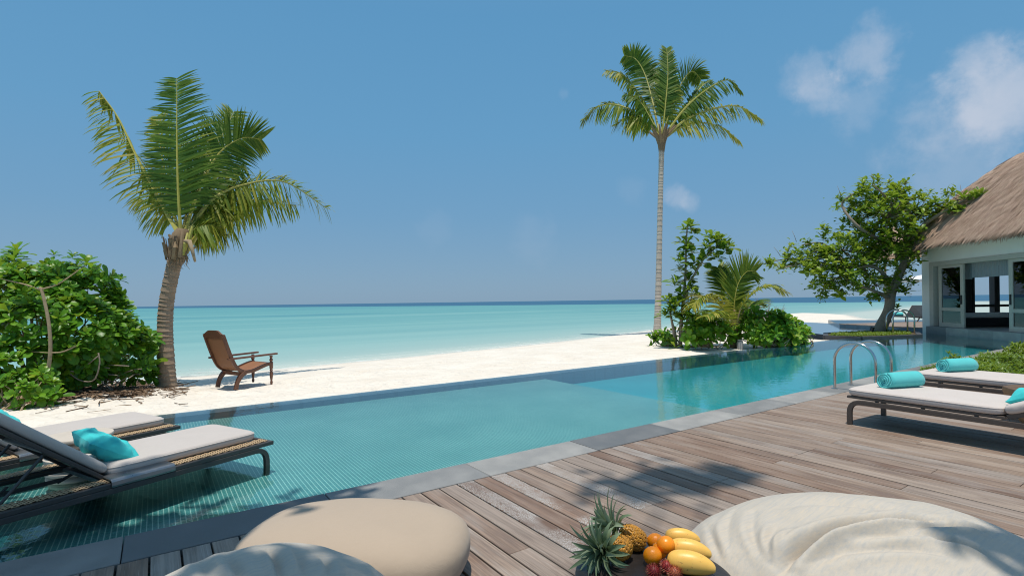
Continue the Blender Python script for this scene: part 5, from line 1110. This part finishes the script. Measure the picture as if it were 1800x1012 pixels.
# ------------------------------------------------------------------ pouf, bean bags
def raydir(px, py): return (D(px, py, 1.0) - Vector((0, 0, H))).normalized()
def hit_ell(px, py, c, r, rot):
    o_ = rot.transposed() @ (Vector((0, 0, H)) - c); d_ = rot.transposed() @ raydir(px, py); o2 = Vector([o_[i] / r[i] for i in range(3)]); d2 = Vector([d_[i] / r[i] for i in range(3)])
    A = d2.dot(d2); B = 2 * o2.dot(d2); C_ = o2.dot(o2) - 1; disc = B * B - 4 * A * C_
    t = (-B - math.sqrt(disc)) / (2 * A) if disc > 0 else -B / (2 * A); return Vector((0, 0, H)) + raydir(px, py) * t
def bag(name, mat, c, r, rz, creases, label, cat, power=2.0, zmin=0.0, wr=(.012, .02), seed=0, nu=400, nv=230, flat_=.0):
    rot = Euler((0, 0, rz)).to_matrix(); c = Vector(c); vs = []
    P_ = []
    for j in range(nv + 1):
        th = -math.pi / 2 + math.pi * j / nv
        for i in range(nu):
            a = 2 * math.pi * i / nu; q = Vector((math.cos(th) * math.cos(a), math.cos(th) * math.sin(a), math.sin(th)))
            s = (abs(q.x) ** power + abs(q.y) ** power + abs(q.z) ** power) ** (-1 / power); q *= s; P_.append((q, q.normalized()))
    V = np.array([list(rot @ Vector((q.x * r[0], q.y * r[1], q.z * r[2])) + c) for q, n_ in P_]); NN = np.array([list((rot @ Vector((n_.x / r[0], n_.y / r[1], n_.z / r[2]))).normalized()) for q, n_ in P_])
    disp = np.zeros(len(V))
    for (pts, dep, wd, bul) in creases:
        L = np.array([list(p) for p in spline([hit_ell(px, py, c, r, rot) for px, py in pts], 40)])
        D2 = np.full(len(V), 1e9); tt = np.zeros(len(V)); sd = np.zeros(len(V))
        for i, p in enumerate(L):
            T_ = L[min(i + 1, len(L) - 1)] - L[max(i - 1, 0)]; T_ = T_ / (np.linalg.norm(T_) + 1e-9)
            df = V - p; dd = (df ** 2).sum(1); mk = dd < D2; D2[mk] = dd[mk]; tt[mk] = i / (len(L) - 1); sd[mk] = (np.cross(df[mk], T_) * NN[mk]).sum(1)
        dd = np.sqrt(D2); fade = np.clip(np.sin(np.pi * np.clip(tt * .94 + .04, 0, 1)), 0, 1) ** .6
        sg = np.clip(sd / .006, -1, 1); lip = (sg > 0)
        disp += fade * (-1.5 * dep * np.exp(-(dd / wd) ** 2) * .55 - .9 * dep * np.exp(-dd / (wd * (1.5 - .9 * sg))) + 1.5 * bul * np.exp(-((dd - wd * (1.9 - .6 * sg)) / (wd * (1.5 - .4 * sg))) ** 2))
    for i in range(len(V)):
        x, y, z = V[i]
        disp[i] += wr[1] * .10 * (1 - abs(noise.noise((x * 7 + seed + .35 * y, y * 2.2 - x * .8, z * 5))) * 2.2) ** 2
        disp[i] += wr[0] * noise.noise((x * 3.3 + seed, y * 3.3, z * 3.3)) + wr[1] * .15 * noise.noise((x * 9 + seed, y * 9, z * 9))
    V = V + NN * disp[:, None]; V[:, 2] = np.where(V[:, 2] < zmin, zmin + (V[:, 2] - zmin) * .02, V[:, 2])
    mb = MB(); loc = Vector((c.x, c.y, 0)); mb.v = [(p[0] - loc.x, p[1] - loc.y, p[2]) for p in V]
    for j in range(nv):
        for i in range(nu): mb.f.append((j * nu + i, j * nu + (i + 1) % nu, (j + 1) * nu + (i + 1) % nu, (j + 1) * nu + i)); mb.rnd.append(0); mb.mi.append(0)
    o = mb.build(name, mat, None, smooth=True); o.location = loc; return tag(o, label, cat)
def at(px, Z, z): a = (px - PX) / F * Z; p = DV * Z + RV * a; return Vector((p.x, p.y, z))
CAMZ = math.atan2(RV.y, RV.x)
pf = bag('pouf', MT['pouf'], at(620, 2.74, .165), (.595, .40, .185), CAMZ - .10, [], 'smooth beige pebble shaped pouf on the deck by the pool edge', 'pouf', 2.75, .002, (.008, .0), 3, 140, 80)
m = MB(); q = hit_ell(757, 1004, at(620, 2.74, .165), (.60, .405, .188), Euler((0, 0, CAMZ - .10)).to_matrix()); nq = (Vector((0, 0, H)) - q).normalized()
m.box((0, 0, 0), (.022, .03, .003)); o = m.build('fabric_label', MT['pouf'], None); o.parent = pf; o.matrix_local = Matrix.Translation(-pf.location) @ frame_mat(RV, nq, q)
bag('bean_bag', MT['linen'], at(1520, 2.22, .155), (.83, .62, .385), CAMZ + .05, [
    ([(1385, 1012), (1400, 985), (1440, 955), (1500, 932), (1580, 918), (1650, 915)], .070, .022, .034),
    ([(1590, 935), (1650, 925), (1700, 930), (1740, 945)], .020, .02, .012), ([(1640, 952), (1690, 962), (1740, 985)], .022, .016, .014), ([(1500, 955), (1570, 946), (1640, 945)], .014, .022, .010),
    ([(1325, 905), (1322, 940), (1335, 975), (1350, 1000)], .012, .020, .010), ([(1362, 930), (1352, 960), (1358, 1000)], .016, .016, .012), ([(1290, 905), (1280, 940), (1290, 990)], .010, .02, .008), ([(1240, 925), (1258, 960), (1275, 1000)], .010, .018, .008),
    ([(1380, 895), (1450, 885), (1540, 890), (1620, 905)], .008, .03, .006), ([(1420, 1000), (1500, 975), (1600, 970), (1680, 985)], .014, .026, .010), ([(1390, 940), (1375, 970), (1372, 1010)], .012, .012, .01)],
    'large natural linen bean bag in front of the deck, beside the fruit table', 'bean bag', 2.15, .004, (.018, .018), 2)
bag('bean_bag', MT['linen'], at(436, 1.62, .245), (.49, .46, .40), CAMZ, [
    ([(395, 985), (412, 1000), (425, 1030)], .010, .016, .008), ([(470, 972), (485, 990), (492, 1030)], .013, .014, .009), ([(562, 985), (570, 1000), (570, 1030)], .014, .014, .009), ([(345, 990), (360, 1005), (368, 1030)], .008, .018, .006), ([(515, 975), (527, 995), (530, 1030)], .008, .012, .006), ([(625, 1000), (640, 1012), (650, 1030)], .008, .014, .006)],
    'natural linen bean bag in front of the smooth beige pouf', 'bean bag', 2.25, .004, (.026, .022), 7)

# ------------------------------------------------------------------ low round table with fruit
TC = at(1142, 1.98, 0); TZ = .40
tbl = empty('round_table', tuple(TC), 0, 'low round blackened wood table carrying the fruit beside the linen bean bag', 'table')
m = MB(); m.lathe([(.25, TZ - .045), (.29, TZ - .04), (.298, TZ - .02), (.295, TZ - .004), (.28, TZ), (0, TZ)], 64); m.build('tabletop', MT['slate_table'], tbl, smooth=True, auto=40)
m = MB(); m.lathe([(.19, 0), (.17, .03), (.09, .12), (.08, .22), (.13, .33), (.2, TZ - .045)], 32); m.build('pedestal', MT['slate_table'], tbl, smooth=True, auto=40)
def on(px, py, z): return G(px, py, z)
def mk_orange():
    n = NT('orange_peel'); c = n.co('Object'); v = n.n('ShaderNodeTexVoronoi'); v.inputs['Scale'].default_value = 210; n.l(c, v.inputs[0]); f = n.noise(c, 12, 4)
    n.b.inputs['Subsurface Weight'].default_value = .08; n.b.inputs['Subsurface Radius'].default_value = (.01, .004, .001)
    return n.set(n.mix(f, (.93, .25, .004), (.97, .33, .007)), .36, n.bump(v.outputs[0], .35, .0012), 0, .5)
MT['orange'] = mk_orange()
def mk_mango():
    n = NT('yellow_mango_skin'); c = n.co('Object'); f = n.noise(c, 9, 5); sp = n.noise(c, 90, 3, .6); e = n.noise(c, 26, 4)
    col = n.mix(f, (.82, .43, .065), (.86, .54, .14)); col = n.mix(n.mr(sp, .62, .70, 0, .65), col, (.34, .17, .05)); col = n.mix(n.mr(e, .68, .74, 0, .4), col, (.50, .26, .05)); n.b.inputs['Subsurface Weight'].default_value = .06
    return n.set(col, .40, n.bump(f, .1, .004), 0, .45)
MT['mango'] = mk_mango()
ORG = [(1152, 951, .034, 'orange at the back of the orange group, touching the farther pineapple'), (1170, 957, .036, 'orange that sits on top in front of the mangoes'), (1147, 976, .036, 'orange lowest on the table, touching the rambutans'), (1160, 966, .033, 'orange mostly hidden between the three other oranges')]
oz = [.037, .062, .037, .037]
for i, (px, py, r, lab) in enumerate(ORG):
    m = MB(); prof = []
    for k in range(25):
        t = math.pi * k / 24; rr = r * math.sin(t) * 1.02; z = -r * .96 * math.cos(t) * (1 - .05 * math.exp(-(math.sin(t) / .25) ** 2)); prof.append((max(rr, .0004), z))
    m.lathe(prof, 36); Z_ = (oz[i] + TZ - H) / unroll(px, py)[1] * F; o = m.build('orange', MT['orange'], None, smooth=True); o.location = D(px, py, Z_); o.rotation_euler = (.5 * i - .6, .7, i); tag(o, lab, 'orange', 'oranges on the fruit table')
    m = MB(); m.lathe([(.006, .0), (.005, .0018), (.0, .002)], 7, c=(0, 0, r * .915)); m.build('stem_scar', MT['twig'], o)
MG = [((1215, 990), .088, .043, .30, 'largest yellow mango nearest the viewer, its tip hanging towards the bean bag'), ((1213, 966), .082, .039, .30, 'middle yellow mango behind the largest one'), ((1200, 944), .072, .034, .18, 'smallest yellow mango at the back edge of the table')]
for (px, py), L, r, dy, lab in MG:
    m = MB(); prof = []
    def mg(u, v, L=L, r=r):
        t = math.pi * v; x = -L * math.cos(t); rr = r * (math.sin(t) ** .72) * (1 - .22 * (x / L) + .02 * math.sin(x * 50)); a = 2 * math.pi * u; return Vector((x, rr * math.cos(a) * .9, rr * math.sin(a) + .004 * (1 - (x / L) ** 2) - .008 * max(0, x / L) ** 2))
    m.grid(mg, 32, 26, closed_u=True); Z_ = (TZ + r * .92 - H) / unroll(px, py)[1] * F; o = m.build('mango', MT['mango'], None, smooth=True); xa = (RV * .93 - DV * dy).normalized(); o.matrix_world = frame_mat(xa, UP, D(px, py, Z_)); tag(o, lab, 'mango', 'mangoes on the fruit table')
    m = MB(); m.tube([(-L - .004, 0, 0), (-L + .008, 0, .002)], [.003, .005], 6); m.build('stem', MT['twig'], o)
def mk_ramb():
    n = NT('rambutan_skin'); r = n.rnd(); return n.set(n.ramp(r, [(0, (.16, .012, .015)), (.6, (.30, .03, .025)), (1, (.36, .16, .05))]), .5, None, 0, .4)
MT['ramb'] = mk_ramb()
for (px, py, r, zz, lab) in [(1172, 994, .020, .028, 'hairy red rambutan on top of the other two'), (1149, 1003, .022, .020, 'hairy red rambutan beside the lowest orange'), (1186, 1006, .022, .020, 'hairy red rambutan touching the largest mango')]:
    Z_ = (TZ + zz - H) / unroll(px, py)[1] * F; m = MB(); prof = [(max(.0003, r * math.sin(math.pi * k / 12)), -r * math.cos(math.pi * k / 12)) for k in range(13)]; m.lathe(prof, 18); o = m.build('rambutan', MT['ramb'], None, smooth=True); o.location = D(px, py, Z_); tag(o, lab, 'rambutan', 'rambutans on the fruit table')
    m = MB(); rq = random.Random(px)
    for k in range(150):
        zc = 1 - 2 * (k + .5) / 150; a = k * 2.39996; v = Vector((math.sqrt(1 - zc * zc) * math.cos(a), math.sqrt(1 - zc * zc) * math.sin(a), zc)); t = (v.cross(UP) if abs(v.z) < .9 else Vector((1, 0, 0))).normalized(); b = v * r * .97; c2 = b + v * .007 + t * rq.uniform(-.004, .004); d2 = c2 + v * .003 + t * rq.uniform(-.005, .005) - UP * .001; m.tube([b, c2, d2], [.0011, .0008, .0003], 3, rnd=rq.random())
    tag(m.build('hairs', MT['ramb'], o), kind='stuff')
def mk_pine():
    n = NT('pineapple_rind'); r = n.rnd(); c = n.co('Object'); f = n.noise(c, 160, 3); col = n.ramp(r, [(0, (.58, .26, .02)), (.55, (.44, .20, .03)), (.8, (.22, .16, .03)), (1, (.10, .05, .02))]); return n.set(n.mix(n.mr(f, .4, .7, 0, .5), col, (.20, .12, .03)), .5, n.bump(f, .3, .002), 0, .4)
MT['pine'] = mk_pine()
def pineapple(label, loc, axis, r, hl, crown, seed):
    rq = random.Random(seed); root = empty('pineapple', tuple(loc), 0, label, 'pineapple', 'pineapples on the fruit table'); A = Vector(axis).normalized(); MM = frame_mat(A.cross(UP if abs(A.z) < .9 else Vector((1, 0, 0))), A, Vector((0, 0, 0)))
    body = MB(); body.lathe([(max(.001, r * .93 * (max(0, 1 - (z / hl) ** 2) ** .42)), z) for z in [-hl + 2 * hl * k / 16 for k in range(17)]], 22, rnd=.8); bo = body.build('body', MT['pine'], root, smooth=True); bo.matrix_local = MM
    em = MB(); rows = 10
    for j in range(rows):
        z = -hl * .93 + 2 * hl * .93 * (j + .5) / rows; rr = r * (max(0, 1 - (z / hl) ** 2) ** .42); nn = max(5, int(2 * math.pi * rr / (.0185)))
        for i in range(nn):
            a = 2 * math.pi * (i + .5 * (j % 2)) / nn; n_ = Vector((math.cos(a), math.sin(a), z / hl * .5)).normalized(); t = Vector((-math.sin(a), math.cos(a), 0)); b = n_.cross(t); p = Vector((rr * math.cos(a), rr * math.sin(a), z)); s = .0098
            pts = [p * .985 + (t * math.cos(q) * s + b * math.sin(q) * s * 1.0) for q in [math.pi / 3 * k for k in range(6)]]; top = [p + n_ * .0028 + (t * math.cos(q) + b * math.sin(q)) * s * .74 for q in [math.pi / 3 * k for k in range(6)]]; tip = p + n_ * .0038
            tone = rq.uniform(0, .45); em.add(pts + top, [(k, (k + 1) % 6, 6 + (k + 1) % 6, 6 + k) for k in range(6)], rnd=tone); em.add(top + [tip], [(k, (k + 1) % 6, 6) for k in range(6)], rnd=min(1, tone + .15))
            em.add([p + n_ * .003 + t * .003, p + n_ * .003 - t * .003, p + n_ * .009 + b * .006 * (-1 if b.z < 0 else 1)], [(0, 1, 2)], rnd=.97)
    e_ = em.build('eyes', MT['pine'], bo); tag(e_, kind='stuff')
    nl, Lc = crown
    for k in range(nl):
        t = k / nl; a = k * 2.39996; el = lerp(.05, 1.35, t ** .9) + rq.uniform(-.12, .12); d_ = Vector((math.cos(a) * math.cos(el), math.sin(a) * math.cos(el), math.sin(el))); L = Lc * (lerp(.55, 1.0, min(1, t * 1.6)) if t < .6 else lerp(1.0, .62, (t - .6) / .4)) * rq.uniform(.85, 1.15); wd = lerp(.030, .017, t) * Lc / .17
        m = MB(); base = Vector((0, 0, hl * .93 + .006 + .035 * t)); q = base.copy(); dv = d_.copy(); up = UP if el < 1.2 else Vector((math.cos(a), math.sin(a), 0)); sd = d_.cross(UP).normalized() if abs(d_.z) < .98 else Vector((1, 0, 0)); vs = []
        for s in range(7):
            u = sd.cross(dv); ww = wd * (.62, .85, .95, .9, .72, .42, .02)[s] * .5; vs += [q - sd * ww + u * ww * .5, q.copy(), q + sd * ww + u * ww * .5]; q = q + dv * (L / 6); dv = (dv - u * (.16 if el > .5 else .30) * (1 if s > 1 else .3)).normalized()
        m.add(vs, [f for s in range(6) for f in ((3 * s, 3 * s + 1, 3 * s + 4, 3 * s + 3), (3 * s + 1, 3 * s + 2, 3 * s + 5, 3 * s + 4))], rnd=rq.random()); o = m.build('leaf', MT['pine_leaf'], root, smooth=True); o.matrix_local = MM
    return root
ptoZ = lambda px, py, z: D(px, py, (z - H) / unroll(px, py)[1] * F)
pineapple('pineapple lying nearer the viewer with a broad spreading leafy crown', ptoZ(1088, 962, TZ + .050), (-RV * .80 - DV * .52 + UP * .12), .047, .054, (56, .165), 3)
pineapple('pineapple standing behind with its narrow spiky leaves rising', ptoZ(1112, 944, TZ + .050), (-RV * .86 + DV * .20 + UP * .42), .046, .060, (40, .18), 9)

# ------------------------------------------------------------------ far terrace: dark lounger, towel, parasol, hut roof, spot lamp
FZ = 27.; fl = empty('sun_lounger', tuple(D(1600, 570, FZ)), 0, 'dark sun lounger with raised back on the far villa sundeck', 'sun lounger')
def fpx(px, py, dz=0): return D(px, py, FZ + dz)
m = MB()
for dz in (-.35, .35): m.tube([fpx(1563, 555.5, dz), fpx(1622, 556.5, dz)], .03, 6); m.tube([fpx(1566, 556, dz), fpx(1566, 572, dz)], .025, 6); m.tube([fpx(1592, 556, dz), fpx(1592, 572, dz)], .025, 6); m.tube([fpx(1618, 556, dz), fpx(1608, 572, dz)], .03, 6)
under(fl, m.build('frame', MT['frame']))
m = MB(); a, b, c, d_ = fpx(1563, 554.5, -.4), fpx(1592, 555.5, -.4), fpx(1592, 555.5, .4), fpx(1563, 554.5, .4); m.add([a, b, c, d_] + [p - UP * .06 for p in (a, b, c, d_)], [(0, 1, 2, 3), (7, 6, 5, 4), (0, 4, 5, 1), (1, 5, 6, 2), (2, 6, 7, 3), (3, 7, 4, 0)]); under(fl, m.build('seat', MT['frame'], bevel=.01))
m = MB(); a, b, c, d_ = fpx(1590, 557, -.4), fpx(1602, 536.5, -.1), fpx(1624, 536.5, .7), fpx(1622, 560, .5); m.add([a, b, c, d_] + [p + RV * .09 + UP * .01 for p in (a, b, c, d_)], [(0, 1, 2, 3), (7, 6, 5, 4), (0, 4, 5, 1), (1, 5, 6, 2), (2, 6, 7, 3), (3, 7, 4, 0)]); under(fl, m.build('backrest', MT['frame'], bevel=.02))
o = towel_mb(.5, .11).build('rolled_towel', MT['towel'], None, smooth=True); o.matrix_world = Matrix.Translation(fpx(1577, 552)) @ Matrix.Rotation(CAMZ + 1.2, 4, 'Z'); tag(o, 'turquoise rolled towel on the dark lounger of the far sundeck', 'towel')
pz = 30.; pa = empty('parasol', tuple(D(1612, 573, pz)), 0, 'white parasol half hidden behind the leaning tree and villa wall', 'parasol'); top = D(1630, 481, pz); m = MB(); rim = []; cc = D(1630, 491, pz)
for i in range(8): a = 2 * math.pi * i / 8 + .2; rim.append(cc + Vector((math.cos(a), math.sin(a), 0)) * 1.5)
m.add([top] + rim + [p - UP * .10 for p in rim], [(0, 1 + i, 1 + (i + 1) % 8) for i in range(8)] + [(1 + i, 9 + i, 9 + (i + 1) % 8, 1 + (i + 1) % 8) for i in range(8)]); under(pa, m.build('canopy', MT['white'])); m = MB(); m.tube([D(1630, 573, pz), top], .03, 8); under(pa, m.build('pole', MT['frame']))
for i in range(8): m = MB(); m.tube([top - UP * .06, rim[i] - UP * .03], .012, 5); under(pa, m.build('rib', MT['frame']))
hz_ = 36.; hut = empty('thatched_hut', tuple(D(1562, 560, hz_)), 0, 'thatched hut roof glimpsed behind the leaning tree', 'hut'); m = MB(); c0 = D(1572, 448, hz_); m.lathe([(1.5, -.25), (1.62, -.05), (1.2, .7), (.55, 1.5), (.02, 2.0)], 24, c=c0); under(hut, m.build('roof', MT['thatch'], smooth=False)); m = MB(); rh = random.Random(4)
for k in range(900):
    a = rh.uniform(0, 6.28); t = rh.random() ** .7; r_ = lerp(.2, 1.6, t); z_ = lerp(1.85, .0, t); p = c0 + Vector((math.cos(a) * r_, math.sin(a) * r_, z_)); dn = Vector((math.cos(a) * .6, math.sin(a) * .6, -.8)); reed(p - dn * .1, (dn + Vector((rh.gauss(0, .1), rh.gauss(0, .1), 0))).normalized(), Vector((math.cos(a), math.sin(a), .7)).normalized(), .4, .025, rh.random()) if False else m.add([p, p + Vector((-math.sin(a), math.cos(a), 0)) * .05, p + dn * .4 + Vector((0, 0, .02))], [(0, 1, 2)], rnd=rh.random())
tag(under(hut, m.build('reed_thatch', MT['thatch'])), kind='stuff')
for px_ in (1556, 1632): m = MB(); p = D(px_, 470, hz_); m.tube([Vector((p.x, p.y, -.4)), Vector((p.x, p.y, c0.z))], .07, 8); under(hut, m.build('post', MT['bark']))
sl_ = empty('spot_lamp', tuple(D(1531, 585, 20.3)), 0, 'black cylinder spot lamp tilted up at the leaning tree', 'lamp'); m = MB(); m.tube([D(1530, 586, 20.3), D(1534, 575, 20.3)], .075, 12); under(sl_, m.build('barrel', MT['black'], smooth=True, auto=40)); m = MB(); m.tube([D(1530, 591, 20.3), D(1530.5, 585, 20.3)], .025, 8); under(sl_, m.build('spike', MT['black']))
